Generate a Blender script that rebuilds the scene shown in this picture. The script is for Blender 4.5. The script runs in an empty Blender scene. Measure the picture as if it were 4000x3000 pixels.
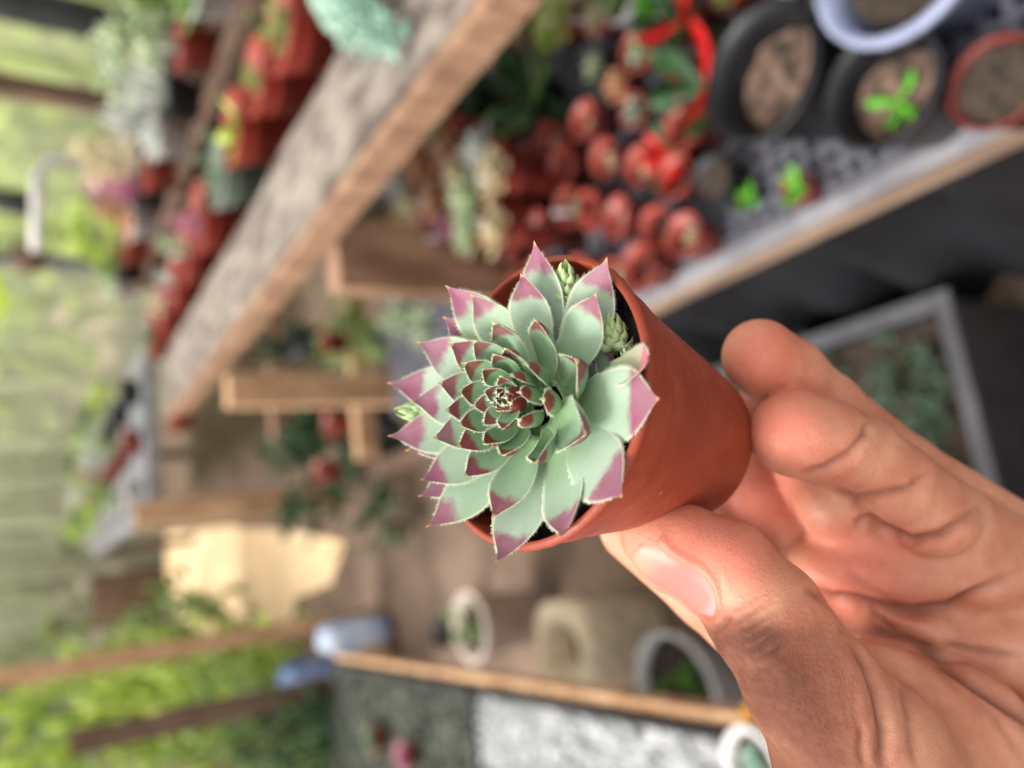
import bpy, math, random
import numpy as np
from mathutils import Vector, Matrix, noise as mnoise

# ------------------------------------------------------------------ camera, world, sun, exposure
scene = bpy.context.scene
FPX = 3004.0                                   # focal length in photograph pixels (4000 wide)
YAW, PITCH = math.radians(13.8), math.radians(32.5)
CAM = np.array([0.0, 0.0, 1.5])
FW = np.array([math.sin(YAW)*math.cos(PITCH), math.cos(YAW)*math.cos(PITCH), -math.sin(PITCH)])
RT = np.array([math.cos(YAW), -math.sin(YAW), 0.0])
UP = np.cross(RT, FW)
CX, CY = -UP, RT                               # the phone is held on its side: world up is picture left

cam_data = bpy.data.cameras.new('camera')
cam = bpy.data.objects.new('camera', cam_data)
scene.collection.objects.link(cam)
cam.matrix_world = Matrix(((CX[0], CY[0], -FW[0], CAM[0]), (CX[1], CY[1], -FW[1], CAM[1]),
                           (CX[2], CY[2], -FW[2], CAM[2]), (0, 0, 0, 1)))
cam_data.sensor_width = 36.0
cam_data.lens = 36.0*FPX/4000.0
cam_data.clip_start = 0.01
cam_data.clip_end = 200.0
cam_data.dof.use_dof = True
cam_data.dof.focus_distance = 0.1385
cam_data.dof.aperture_fstop = 7.8
scene.camera = cam
scene.cycles.max_bounces = 6; scene.cycles.diffuse_bounces = 3; scene.cycles.glossy_bounces = 2; scene.cycles.transparent_max_bounces = 6

world = bpy.data.worlds.new('World')
scene.world = world
world.use_nodes = True
wn, wl = world.node_tree.nodes, world.node_tree.links
wn.clear()
SUN_EL, SUN_AZ = math.radians(56), math.radians(-70)      # azimuth from +Y towards +X
sky = wn.new('ShaderNodeTexSky'); sky.sky_type = 'NISHITA'; sky.sun_disc = False
sky.sun_elevation = SUN_EL; sky.sun_rotation = SUN_AZ
sky.dust_density = 4.0; sky.air_density = 1.0
hs = wn.new('ShaderNodeHueSaturation'); hs.inputs['Saturation'].default_value = 0.35
bg = wn.new('ShaderNodeBackground'); bg.inputs['Strength'].default_value = 0.085
wo = wn.new('ShaderNodeOutputWorld')
wl.new(sky.outputs[0], hs.inputs['Color']); wl.new(hs.outputs[0], bg.inputs[0]); wl.new(bg.outputs[0], wo.inputs[0])

sun_d = bpy.data.lights.new('sun', 'SUN'); sun_d.energy = 3.4; sun_d.angle = math.radians(24); sun_d.color = (1.0, 0.95, 0.88)
sun = bpy.data.objects.new('sun', sun_d); scene.collection.objects.link(sun)
sdir = Vector((math.sin(SUN_AZ)*math.cos(SUN_EL), math.cos(SUN_AZ)*math.cos(SUN_EL), math.sin(SUN_EL)))
sun.rotation_euler = sdir.to_track_quat('Z', 'Y').to_euler()
sun.location = (0, 0, 6)

vs = scene.view_settings
vs.view_transform = 'Standard'; vs.look = 'None'; vs.gamma = 1.0; vs.use_curve_mapping = False
vs.exposure = 1.75

# ------------------------------------------------------------------ helpers
rng = random.Random(7)
nrng = np.random.default_rng(11)
COL = scene.collection

def ray(px, py): return FW + CX*(px-2000)/FPX - CY*(py-1500)/FPX
def P(px, py, d): return CAM + ray(px, py)*d
def on_z(px, py, z): r = ray(px, py); return CAM + r*((z-CAM[2])/r[2])
def on_x(px, py, x): r = ray(px, py); return CAM + r*((x-CAM[0])/r[0])
def on_y(px, py, y): r = ray(px, py); return CAM + r*((y-CAM[1])/r[1])

def srgb(r, g, b):
    f = lambda c: (c/255/12.92 if c <= 10 else ((c/255+0.055)/1.055)**2.4)
    return (f(r), f(g), f(b), 1.0)

def tag(o, label=None, cat=None, group=None, kind=None):
    if label: o['label'] = label
    if cat: o['category'] = cat
    if group: o['group'] = group
    if kind: o['kind'] = kind
    return o

def empty(name, loc, label=None, cat=None, group=None):
    o = bpy.data.objects.new(name, None); COL.objects.link(o)
    o.location = tuple(loc); o.empty_display_size = 0.02
    return tag(o, label, cat, group)

def put(name, V, F, mat, parent=None, smooth=True, origin=None, attr=None, kind=None):
    """One mesh object. V is in world space; it is stored relative to its root's base point."""
    V = np.asarray(V, float).reshape(-1, 3)
    if parent is not None:
        root = parent
        while root.parent: root = root.parent
        V = V - np.array(root.location)
        if root is not parent and root.type != 'EMPTY': pass
    elif origin is not None:
        V = V - np.asarray(origin)
    me = bpy.data.meshes.new(name)
    me.from_pydata(V.tolist(), [], [list(map(int, f)) for f in F])
    if mat: me.materials.append(mat)
    me.polygons.foreach_set('use_smooth', [smooth]*len(me.polygons))
    if attr is not None:
        for an, av in attr.items():
            a = me.attributes.new(an, 'FLOAT_COLOR', 'POINT')
            av = np.asarray(av, np.float32)
            if av.shape[1] == 3: av = np.concatenate([av, np.ones((len(av), 1), np.float32)], 1)
            a.data.foreach_set('color', av.ravel())
    me.update()
    o = bpy.data.objects.new(name, me); COL.objects.link(o)
    if parent is not None: o.parent = parent
    elif origin is not None: o.location = tuple(origin)
    if kind: o['kind'] = kind
    return o

def copy_tree(o, parent=None):
    c = o.copy(); COL.objects.link(c); c.parent = parent
    for ch in list(o.children): copy_tree(ch, c)
    return c

class MB:
    """collects simple solids into one mesh"""
    def __init__(s): s.V, s.F = [], []
    def add(s, V, F):
        n = len(s.V); s.V += [tuple(v) for v in V]; s.F += [[i+n for i in f] for f in F]; return s
    def box(s, a, b, jit=0):
        x0, y0, z0 = a; x1, y1, z1 = b
        V = [(x0,y0,z0),(x1,y0,z0),(x1,y1,z0),(x0,y1,z0),(x0,y0,z1),(x1,y0,z1),(x1,y1,z1),(x0,y1,z1)]
        if jit: V = [tuple(c+rng.uniform(-jit, jit) for c in v) for v in V]
        return s.add(V, [(0,3,2,1),(4,5,6,7),(0,1,5,4),(1,2,6,5),(2,3,7,6),(3,0,4,7)])
    def lathe(s, c, prof, n=28, axis=(0,0,1), close=False):
        a = Vector(axis).normalized(); u = a.orthogonal().normalized(); w = a.cross(u)
        c = Vector(tuple(c)); V = []
        for r, h in prof:
            for k in range(n):
                t = 2*math.pi*k/n
                V.append(tuple(c + a*h + (u*math.cos(t)+w*math.sin(t))*r))
        F = []
        for i in range(len(prof)-1):
            for k in range(n):
                k2 = (k+1) % n
                F.append((i*n+k, i*n+k2, (i+1)*n+k2, (i+1)*n+k))
        return s.add(V, F)
    def tube(s, pts, rad, n=10, cap=True):
        pts = [Vector(tuple(p)) for p in pts]; V = []
        rads = rad if isinstance(rad, (list, tuple)) else [rad]*len(pts)
        ref = None
        for i, p in enumerate(pts):
            t = (pts[min(i+1, len(pts)-1)] - pts[max(i-1, 0)]).normalized()
            if ref is None: ref = t.orthogonal().normalized()
            u = (ref - t*ref.dot(t)).normalized(); ref = u; w = t.cross(u)
            for k in range(n):
                a = 2*math.pi*k/n; V.append(tuple(p + (u*math.cos(a)+w*math.sin(a))*rads[i]))
        F = []
        for i in range(len(pts)-1):
            for k in range(n):
                k2 = (k+1) % n; F.append((i*n+k, i*n+k2, (i+1)*n+k2, (i+1)*n+k))
        if cap:
            F.append(tuple(range(n-1, -1, -1))); F.append(tuple(range((len(pts)-1)*n, len(pts)*n)))
        return s.add(V, F)
    def build(s, name, mat, parent=None, smooth=False, **k):
        return put(name, s.V, s.F, mat, parent, smooth, **k)

# ---- material helper
def new_mat(name):
    m = bpy.data.materials.new(name); m.use_nodes = True
    nt = m.node_tree; b = nt.nodes['Principled BSDF']
    return m, nt, b

def N(nt, kind, **inp):
    n = nt.nodes.new(kind)
    for k, v in inp.items():
        if k.startswith('_'): setattr(n, k[1:], v)
        else: n.inputs[k.replace('__', ' ')].default_value = v
    return n

def mix(nt, fac, a, b, mode='MIX'):
    n = nt.nodes.new('ShaderNodeMix'); n.data_type = 'RGBA'; n.blend_type = mode
    for sock, v in ((n.inputs[0], fac), (n.inputs[6], a), (n.inputs[7], b)):
        if isinstance(v, (int, float)): sock.default_value = v
        elif isinstance(v, tuple): sock.default_value = v
        else: nt.links.new(v, sock)
    return n.outputs[2]

def math_(nt, op, a, b=0.0, clamp=False):
    n = nt.nodes.new('ShaderNodeMath'); n.operation = op; n.use_clamp = clamp
    for s, v in ((n.inputs[0], a), (n.inputs[1], b)):
        if isinstance(v, (int, float)): s.default_value = v
        else: nt.links.new(v, s)
    return n.outputs[0]

def maprange(nt, v, a, b, c=0.0, d=1.0):
    n = nt.nodes.new('ShaderNodeMapRange'); n.interpolation_type = 'SMOOTHSTEP'
    nt.links.new(v, n.inputs[0])
    for i, x in enumerate((a, b, c, d)): n.inputs[i+1].default_value = x
    return n.outputs[0]

def simple(name, c1, c2=None, scale=20.0, rough=0.6, bump=0.0, bscale=None, detail=6.0, coord='Object', spec=0.4, stretch=None, metallic=0.0):
    """two-tone noisy procedural material"""
    m, nt, b = new_mat(name)
    c2 = c2 or tuple(x*0.7 for x in c1[:3])+(1.0,)
    tc = nt.nodes.new('ShaderNodeTexCoord'); src = tc.outputs[coord]
    if stretch:
        mp = nt.nodes.new('ShaderNodeMapping'); mp.inputs['Scale'].default_value = stretch
        nt.links.new(src, mp.inputs[0]); src = mp.outputs[0]
    nz = N(nt, 'ShaderNodeTexNoise', Scale=scale, Detail=detail, Roughness=0.6); nt.links.new(src, nz.inputs['Vector'])
    f = maprange(nt, nz.outputs[0], 0.35, 0.65)
    nt.links.new(mix(nt, f, c1, c2), b.inputs['Base Color'])
    b.inputs['Roughness'].default_value = rough; b.inputs['Specular IOR Level'].default_value = spec
    b.inputs['Metallic'].default_value = metallic
    if bump:
        nb = N(nt, 'ShaderNodeTexNoise', Scale=bscale or scale*4, Detail=4.0); nt.links.new(src, nb.inputs['Vector'])
        bp = N(nt, 'ShaderNodeBump', Strength=bump, Distance=0.002); nt.links.new(nb.outputs[0], bp.inputs['Height'])
        nt.links.new(bp.outputs[0], b.inputs['Normal'])
    return m
# ================================================================== the setting: ground, netting, benches
M_GROUND = simple('trodden_earth', srgb(122, 102, 87), srgb(94, 77, 66), 3.0, 0.95, 0.6, 60)
g = MB(); g.add([(-40, -20, 0), (40, -20, 0), (40, 60, 0), (-40, 60, 0)], [(0, 1, 2, 3)])
tag(g.build('ground', M_GROUND), kind='structure')

M_WOODG = simple('weathered_wood', srgb(160, 136, 116), srgb(110, 90, 76), 5.0, 0.85, 0.5, 40, stretch=(8, 1, 8))
M_WOODB = simple('brown_wood', srgb(160, 126, 102), srgb(116, 86, 66), 6.0, 0.8, 0.5, 40, stretch=(5, 5, 1))
M_WOODP = simple('pale_wood', srgb(206, 170, 134), srgb(166, 124, 92), 6.0, 0.8, 0.4, 40, stretch=(5, 5, 1))
M_WOODD = simple('dark_wood', srgb(120, 96, 80), srgb(84, 66, 56), 6.0, 0.85, 0.4, 40, stretch=(5, 5, 1))
M_PLANK = simple('grey_plank', srgb(146, 136, 128), srgb(84, 74, 69), 9.0, 0.85, 0.6, 30, stretch=(3, 1.2, 3))
M_GREYP = simple('grey_plastic', srgb(140, 140, 146), srgb(108, 108, 116), 12, 0.5)
M_DECK = simple('grey_mesh', srgb(104, 104, 114), srgb(84, 84, 94), 12, 0.5)
M_DARKP = simple('dark_plastic', srgb(46, 47, 54), srgb(32, 33, 38), 12, 0.45)
M_BLACK = simple('black_plastic', srgb(28, 29, 34), srgb(16, 16, 20), 14, 0.4)
M_SHADOW = simple('bench_shadow_black', srgb(30, 31, 36), srgb(14, 14, 17), 4, 0.6, 0.8, 10)
M_TERRAB = simple('terracotta_pots', srgb(170, 78, 66), srgb(130, 54, 46), 18, 0.34)
M_REDP = simple('dark_red_pots', srgb(150, 52, 38), srgb(126, 40, 30), 9, 0.5)
M_WHITEP = simple('white_plastic', srgb(222, 220, 220), srgb(196, 194, 196), 14, 0.4)
M_BLUEG = simple('blue_grey_glaze', srgb(150, 158, 186), srgb(112, 120, 150), 10, 0.35)
M_CLAY = simple('pale_clay', srgb(232, 218, 210), srgb(204, 188, 180), 12, 0.8)
M_STONE = simple('cream_stone', srgb(236, 220, 192), srgb(208, 188, 158), 16, 0.9, 0.5)
M_SOILB = simple('bench_soil', srgb(74, 62, 52), srgb(38, 32, 28), 90, 0.95, 0.8)
M_SOIL_SHADE = simple('shaded_soil', srgb(40, 30, 26), srgb(22, 18, 16), 90, 0.95)  # soil darkened to paint the shade inside the cluster pots
M_DRYSOIL = simple('dry_chip_soil', srgb(128, 104, 90), srgb(38, 32, 30), 38, 0.95, 0.9)
M_GREENPOT = simple('grey_green_pot', srgb(120, 132, 120), srgb(92, 104, 94), 10, 0.5)
M_BLUE = simple('blue_plastic', srgb(52, 92, 170), srgb(36, 70, 140), 10, 0.45)
M_SACK = simple('blue_white_sack', srgb(216, 224, 240), srgb(122, 156, 214), 9, 0.6)
M_ORANGE = simple('orange_plastic', srgb(222, 156, 60), srgb(196, 128, 44), 9, 0.5)

def leafmat(name, a, b_, tr=0.25, rough=0.45):
    m, nt, b = new_mat(name)
    tc = nt.nodes.new('ShaderNodeTexCoord'); oi = nt.nodes.new('ShaderNodeObjectInfo')
    nz = N(nt, 'ShaderNodeTexNoise', Scale=2.6, Detail=4.0); nt.links.new(tc.outputs['Object'], nz.inputs['Vector'])
    nt.links.new(mix(nt, maprange(nt, nz.outputs[0], 0.3, 0.7), a, b_), b.inputs['Base Color'])
    b.inputs['Roughness'].default_value = rough; b.inputs['Specular IOR Level'].default_value = 0.5
    t = nt.nodes.new('ShaderNodeBsdfTranslucent'); t.inputs[0].default_value = a
    ms = nt.nodes.new('ShaderNodeMixShader'); ms.inputs[0].default_value = tr
    out = nt.nodes['Material Output']
    nt.links.new(b.outputs[0], ms.inputs[1]); nt.links.new(t.outputs[0], ms.inputs[2]); nt.links.new(ms.outputs[0], out.inputs[0])
    return m
LM = dict(
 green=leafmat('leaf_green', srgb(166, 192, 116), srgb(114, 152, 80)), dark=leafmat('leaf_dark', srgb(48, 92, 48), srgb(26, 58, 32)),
 lime=leafmat('leaf_lime', srgb(220, 236, 128), srgb(178, 210, 84)), pale=leafmat('leaf_pale', srgb(214, 224, 190), srgb(176, 200, 150)),
 cream=leafmat('leaf_cream', srgb(236, 226, 196), srgb(214, 196, 150)), peach=leafmat('leaf_peach', srgb(236, 194, 156), srgb(218, 160, 124)),
 pink=leafmat('leaf_pink', srgb(222, 160, 184), srgb(190, 110, 144)), white=leafmat('leaf_white', srgb(236, 238, 234), srgb(206, 214, 206)),
 blueg=leafmat('leaf_blue_green', srgb(200, 226, 212), srgb(150, 192, 174)), red=leafmat('leaf_red', srgb(226, 26, 26), srgb(196, 16, 18)),
 bright=leafmat('leaf_bright', srgb(120, 196, 62), srgb(84, 160, 40)), sage=leafmat('leaf_sage', srgb(150, 172, 140), srgb(112, 138, 108)),
 tree=leafmat('leaf_tree', srgb(232, 246, 140), srgb(190, 222, 90), 0.5), treed=leafmat('leaf_tree_dark', srgb(190, 206, 140), srgb(140, 164, 96), 0.45),
 dim=leafmat('leaf_dim', srgb(92, 120, 96), srgb(50, 70, 56)))

def blade(B, T, w, up, rows=5, cup=.25, thick=.10):
    """one fleshy leaf as a small closed shape"""
    B, T = np.array(B, float), np.array(T, float); d = T-B; L = np.linalg.norm(d); d /= L
    n = np.array(up, float); n -= d*(n@d); n /= max(np.linalg.norm(n), 1e-6); s = np.cross(d, n)
    V, F = [], []
    for i in range(rows):
        t = i/(rows-1); p = B+(T-B)*t - n*0.12*L*math.sin(math.pi*t)
        ww = w/2*(0.45+1.3*t)*(1 if t < .65 else max(0.04, 1-((t-.65)/.35)**1.6))/1.25
        for u, z in ((-1, cup), (0, thick), (1, cup), (0, -thick*1.6)):
            V.append(p+s*u*ww+n*z*ww)
    for i in range(rows-1):
        for k in range(4):
            k2 = (k+1) % 4; F.append((i*4+k, i*4+k2, i*4+4+k2, i*4+4+k))
    return V, F
def mesh_only(name, mb, mat):
    me = bpy.data.meshes.new(name); me.from_pydata([tuple(map(float, v)) for v in mb.V], [], mb.F); me.materials.append(mat)
    me.polygons.foreach_set('use_smooth', [True]*len(me.polygons)); me.update(); return me
_cache = {}
def cached(key, fn):
    if key not in _cache: _cache[key] = fn()
    return _cache[key]
def rosette_mesh(col, n=34, flat=0.5, seed=0):
    def f():
        r = random.Random(seed); mb = MB()
        for i in range(n):
            q = i/(n-1); a = i*2.39996; R = 0.18+0.82*q; h = 0.62*(1-q)**0.8*(1-flat*.4)+0.12
            dr = np.array([math.cos(a), math.sin(a), 0])
            mb.add(*blade(dr*0.08*q+np.array([0, 0, .02]), dr*R*r.uniform(.9, 1.08)+np.array([0, 0, h]), .26+.2*q, np.array([0, 0, 1.])-dr*(1-q)))
        return mesh_only('rosette', mb, LM[col])
    return cached(('ros', col, n, flat, seed), f)
def bush_mesh(col, n=260, leaf=.22, seed=0, shape=(1, 1, 1)):
    def f():
        r = random.Random(seed); mb = MB()
        cl = [np.array([r.gauss(0, .5), r.gauss(0, .5), r.uniform(.2, 1.5)])*np.array(shape) for _ in range(max(5, n//22))]
        for i in range(n):
            c = r.choice(cl) + np.array([r.gauss(0, .2), r.gauss(0, .2), r.gauss(0, .2)])
            d = np.array([r.gauss(0, 1), r.gauss(0, 1), r.gauss(.3, .7)]); d /= np.linalg.norm(d)
            mb.add(*blade(c, c+d*leaf*r.uniform(.6, 1.3), leaf*.55, (r.gauss(0, .5), r.gauss(0, .5), 1.0), rows=4))
        for c in cl[:12]: mb.tube([(0, 0, -.02), (c[0]*.4, c[1]*.4, c[2]*.5), c], [.03, .022, .01], 5)
        return mesh_only('bush', mb, LM[col])
    return cached(('bush', col, n, leaf, seed, shape), f)
def spiky_mesh(col, n=22, seed=0):
    def f():
        r = random.Random(seed); mb = MB()
        for i in range(n):
            a = i*2.39996; q = i/n; dr = np.array([math.cos(a), math.sin(a), 0])
            mb.add(*blade(dr*.06, dr*(.15+.7*q)+np.array([0, 0, 1.35-.75*q]), .16, -dr+np.array([0, 0, .4]), cup=.4))
        return mesh_only('spiky', mb, LM[col])
    return cached(('spk', col, n, seed), f)
def broad_mesh(col, n=7, seed=0, w=.55, droop=.1):
    def f():
        r = random.Random(seed); mb = MB()
        for i in range(n):
            a = i*2.39996+r.uniform(-.3, .3); dr = np.array([math.cos(a), math.sin(a), 0]); L = r.uniform(.75, 1.1)
            mb.add(*blade(dr*.08+np.array([0, 0, .1]), dr*L+np.array([0, 0, r.uniform(.25, .9)-droop]), w, np.array([0, 0, 1.])-dr*.3, rows=6, cup=.15, thick=.04))
            mb.tube([(0, 0, 0), dr*.08+np.array([0, 0, .12])], .02, 5)
        return mesh_only('broad', mb, LM[col])
    return cached(('brd', col, n, seed, w, droop), f)
def inst(name, me, parent, loc=(0, 0, 0), s=1.0, rz=0.0, tilt=0.0):
    o = bpy.data.objects.new(name, me); COL.objects.link(o); o.parent = parent
    o.location = loc; o.scale = (s, s, s) if isinstance(s, (int, float)) else s
    o.rotation_euler = (tilt*rng.uniform(-1, 1), tilt*rng.uniform(-1, 1), rz); return o
def pot_mesh(r, h, mat, base=.72, wall=.06, lip=.10):
    def f():
        mb = MB(); w = r*wall
        mb.lathe((0, 0, 0), [(0, .002), (r*base, 0), (r*(base+(1-base)*.78)*.985, h*(1-lip)), (r*.995, h*(1-lip)+.0005), (r, h-.001), (r*.985, h), (r-w, h), (r-w*1.4, h*.80), (r*(base)-w, h*.3)], 26)
        return mesh_only('pot', mb, mat)
    return cached(('pot', round(r, 4), round(h, 4), mat.name, base, wall), f)
def soil_mesh(r, mat, seed=0):
    def f():
        R_ = random.Random(seed); mb = MB(); n = 18
        V = [(0, 0, r*.06)]; F = []
        for i in range(1, 5):
            for k in range(n):
                a = 2*math.pi*k/n; V.append((r*i/4*math.cos(a), r*i/4*math.sin(a), r*R_.uniform(-.05, .07)))
        F += [(0, 1+k, 1+(k+1) % n) for k in range(n)]
        for i in range(3):
            for k in range(n): F.append((1+i*n+k, 1+(i+1)*n+k, 1+(i+1)*n+(k+1) % n, 1+i*n+(k+1) % n))
        mb.add(V, F); return mesh_only('soil', mb, mat)
    return cached(('soil', round(r, 4), mat.name, seed), f)
PLACED = []
def glint_tag_mesh():  # white tags added to stand in for missing bright highlights
    mb = MB(); mb.box((-.008, -.0008, 0), (.008, .0008, .05)); mb.add([(-.008, -.0008, .0), (.008, -.0008, .0), (0, 0, -.02)], [(0, 1, 2)]); return mesh_only('glint_tag', mb, M_WHITEP)
def potted(name, x, y, z, r, h, pmat, label, cat='potted plant', group=None, foliage=None, fs=1.0, soil=None, sd=.82, fz=0.0, tilt=.08, base=.72, wall=.06):
    e = empty(name, (x, y, z), label, cat, group); PLACED.append((x, y, z, r*max(1.0, min(fs, 1.8)*.8 if foliage else 1.0)))
    inst('pot', pot_mesh(r, h, pmat, base, wall), e, rz=rng.uniform(0, 6))
    inst('soil', soil_mesh(r*(base+(1-base)*.80*sd)-r*wall*1.2, soil or M_SOILB, rng.randint(0, 3)), e, (0, 0, h*sd))
    if foliage:
        fl = foliage if isinstance(foliage, list) else [foliage]
        if group and rng.random() < .4: inst('glint_tag', cached('tag', glint_tag_mesh), e, (rng.uniform(-.5, .5)*r, rng.uniform(-.6, .6)*r, h*sd), rng.uniform(.7, 1.0), rng.uniform(0, 6), .35)
        for m in fl: inst('foliage', m, e, (rng.uniform(-.1, .1)*r, rng.uniform(-.1, .1)*r, h*sd+fz), r*fs*rng.uniform(.93, 1.07), rng.uniform(0, 6), tilt)
    return e
def rim_at(px, py, z): p = on_z(px, py, z); return p[0], p[1]

# ---- netting walls (vertical shade cloth hung in folds) and the trees behind it
def netmat():
    m, nt, b = new_mat('shade_net')
    tc = nt.nodes.new('ShaderNodeTexCoord'); mp = nt.nodes.new('ShaderNodeMapping'); mp.inputs['Scale'].default_value = (5, 5, .15)
    nt.links.new(tc.outputs['Object'], mp.inputs[0])
    nz = N(nt, 'ShaderNodeTexNoise', Scale=3.0, Detail=5.0, Roughness=.7); nt.links.new(mp.outputs[0], nz.inputs['Vector'])
    b.inputs['Base Color'].default_value = srgb(222, 222, 204); b.inputs['Roughness'].default_value = .8
    tr = nt.nodes.new('ShaderNodeBsdfTransparent'); tl = nt.nodes.new('ShaderNodeBsdfTranslucent'); tl.inputs[0].default_value = srgb(226, 226, 206)
    m1 = nt.nodes.new('ShaderNodeMixShader'); m1.inputs[0].default_value = .5
    nt.links.new(b.outputs[0], m1.inputs[1]); nt.links.new(tl.outputs[0], m1.inputs[2])
    m2 = nt.nodes.new('ShaderNodeMixShader'); nt.links.new(maprange(nt, nz.outputs[0], 0.3, .7, .36, .66), m2.inputs[0])
    nt.links.new(tr.outputs[0], m2.inputs[1]); nt.links.new(m1.outputs[0], m2.inputs[2])
    nt.links.new(m2.outputs[0], nt.nodes['Material Output'].inputs[0]); return m
M_NET = netmat()
def net(name, a, b, z0, z1, label, n=160, amp=.05):
    a, b = np.array(a, float), np.array(b, float); d = (b-a)/np.linalg.norm(b-a); s = np.array([-d[1], d[0]])
    V, F = [], []
    for i in range(n+1):
        p = a+(b-a)*i/n
        for j in range(5):
            z = z0+(z1-z0)*j/4; o = amp*mnoise.noise((i*.35, j*.25, a[0]))*1.6
            V.append((p[0]+s[0]*o, p[1]+s[1]*o, z))
    for i in range(n):
        for j in range(4): F.append((i*5+j, i*5+5+j, i*5+6+j, i*5+1+j))
    o = put(name, V, F, M_NET, None, True, origin=(a[0], a[1], z0))
    return tag(o, label, 'shade net', 'shade nets')
net('shade_net', (2.1, -.5), (2.1, 11), 0.02, 2.7, 'grey-green shade net wall behind the raised shelf of red pots')
net('shade_net', (-2.6, 11), (2.1, 11), 0.02, 2.7, 'grey shade net closing the far end of the aisle')
rf = MB()
V, F = [], []
for i in range(29):
    for j in range(13):
        V.append((-2.6+4.7*j/12, -3+14*i/28, 2.72+.06*mnoise.noise((i*.4, j*.5, 1.))))
for i in range(28):
    for j in range(12): F.append((i*13+j, i*13+j+1, i*13+14+j, i*13+13+j))
m_, nt_, b_ = new_mat('roof_net'); b_.inputs['Base Color'].default_value = srgb(150, 150, 146); b_.inputs['Roughness'].default_value = .9
tr_ = nt_.nodes.new('ShaderNodeBsdfTransparent'); tl_ = nt_.nodes.new('ShaderNodeBsdfTranslucent'); tl_.inputs[0].default_value = srgb(226, 224, 216)
a1 = nt_.nodes.new('ShaderNodeMixShader'); a1.inputs[0].default_value = .6; nt_.links.new(b_.outputs[0], a1.inputs[1]); nt_.links.new(tl_.outputs[0], a1.inputs[2])
a2 = nt_.nodes.new('ShaderNodeMixShader'); a2.inputs[0].default_value = .68; nt_.links.new(tr_.outputs[0], a2.inputs[1]); nt_.links.new(a1.outputs[0], a2.inputs[2])
nt_.links.new(a2.outputs[0], nt_.nodes['Material Output'].inputs[0])
tag(put('shade_net', V, F, m_, None, True, origin=(-.25, 4, 2.72)), 'pale shade net stretched overhead as the roof', 'shade net', 'shade nets')
def post(px, py0, x, y, w, mat, label, z1=2.7, z0=0.0):
    mb = MB(); mb.box((x-w/2, y-w/2, z0), (x+w/2, y+w/2, z1), .004)
    return tag(mb.build('net_post', mat, origin=(x, y, z0)), label, 'post', 'posts along the net')
for azd, w, mat, lab in ((36.4, .09, M_DARKP, 'dark post at the near end of the net'), (31.7, .07, M_WOODD, 'brown wooden post standing against the net'), (21.5, .08, M_GREYP, 'grey post farther along the net')):
    post(0, 0, 2.0, 2.0/math.tan(math.radians(azd)), w, mat, lab)
# trees outside
def tree(x, y, h, R, col, label, seed):
    e = empty('garden_tree', (x, y, 0), label, 'tree', 'trees outside the net')
    mb = MB(); mb.tube([(x, y, 0), (x+.1, y+.05, h*.4), (x, y, h*.75)], [.12, .09, .05], 8)
    r = random.Random(seed)
    for k in range(5):
        a = r.uniform(0, 6.28); mb.tube([(x, y, h*r.uniform(.3, .55)), (x+math.cos(a)*R*.6, y+math.sin(a)*R*.6, h*r.uniform(.6, .95))], [.05, .015], 6)
    mb.build('trunk', M_WOODD, e)
    inst('crown', bush_mesh(col, 1500, .22, seed, (1.0, 1.0, 1.0)), e, (0, 0, h*.12), (R, R, h*.52), r.uniform(0, 6))
for i, (x, y, h, R, c, lab) in enumerate([
  (4.2, 4.0, 4.0, 1.5, 'tree', 'yellow-green leafy tree outside the net, nearest the frame corner'), (4.6, 7.0, 4.6, 1.7, 'tree', 'bright leafy tree beyond the net behind the brown post'),
  (4.0, 10.5, 4.5, 1.6, 'tree', 'sunny leafy tree seen through the net past the grey post'), (3.4, 13.5, 4.0, 1.6, 'treed', 'dull green tree outside the far right net corner'),
  (.6, 14.5, 4.2, 1.9, 'treed', 'grey-green tree behind the far end net'), (-2.2, 13.5, 4.0, 1.8, 'treed', 'olive tree behind the left half of the far net'),
  (-3.4, 9.0, 3.6, 1.3, 'tree', 'lime green tree on the left beyond the near-side bench'), (-3.0, 6.0, 2.8, 1.2, 'tree', 'low lime green tree left of the thin leaning pole')]):
    tree(x, y, h, R, c, lab, 20+i)

# ---- right bench: lower deck with mesh top, raised shelf with plank
bench = empty('plant_bench', (.6, 1.0, 0), 'two-tier plant bench with grey plank edge and mesh deck', 'bench')
mb = MB(); mb.box((.322, -.3, .655), (.345, 1.66, .690), 0); mb.build('front_board', M_WOODG, bench)
mb = MB(); mb.box((.326, -.3, .6925), (.348, 1.66, .698), 0); mb.build('metal_edge', M_GREYP, bench)
mb = MB()
for i in range(int(1.9/.0245)):
    y = -.1+i*.0245; mb.box((.353, y, .688), (.95, y+.0105, .694))
for i in range(int(.6/.0245)):
    x = .354+i*.0245; mb.box((x, -.1, .6875), (x+.0105, 1.8, .6935))
mb.build('mesh_deck', M_DECK, bench, kind='stuff')
mb = MB(); mb.box((.353, -.1, .655), (.95, 1.8, .662)); mb.build('deck_shadow', M_BLACK, bench)  # black sheet added so the mesh holes look shaded
mb = MB(); mb.box((.36, -.3, .60), (.40, 1.66, .655)); mb.build('under_rail', M_WOODD, bench)
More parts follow.
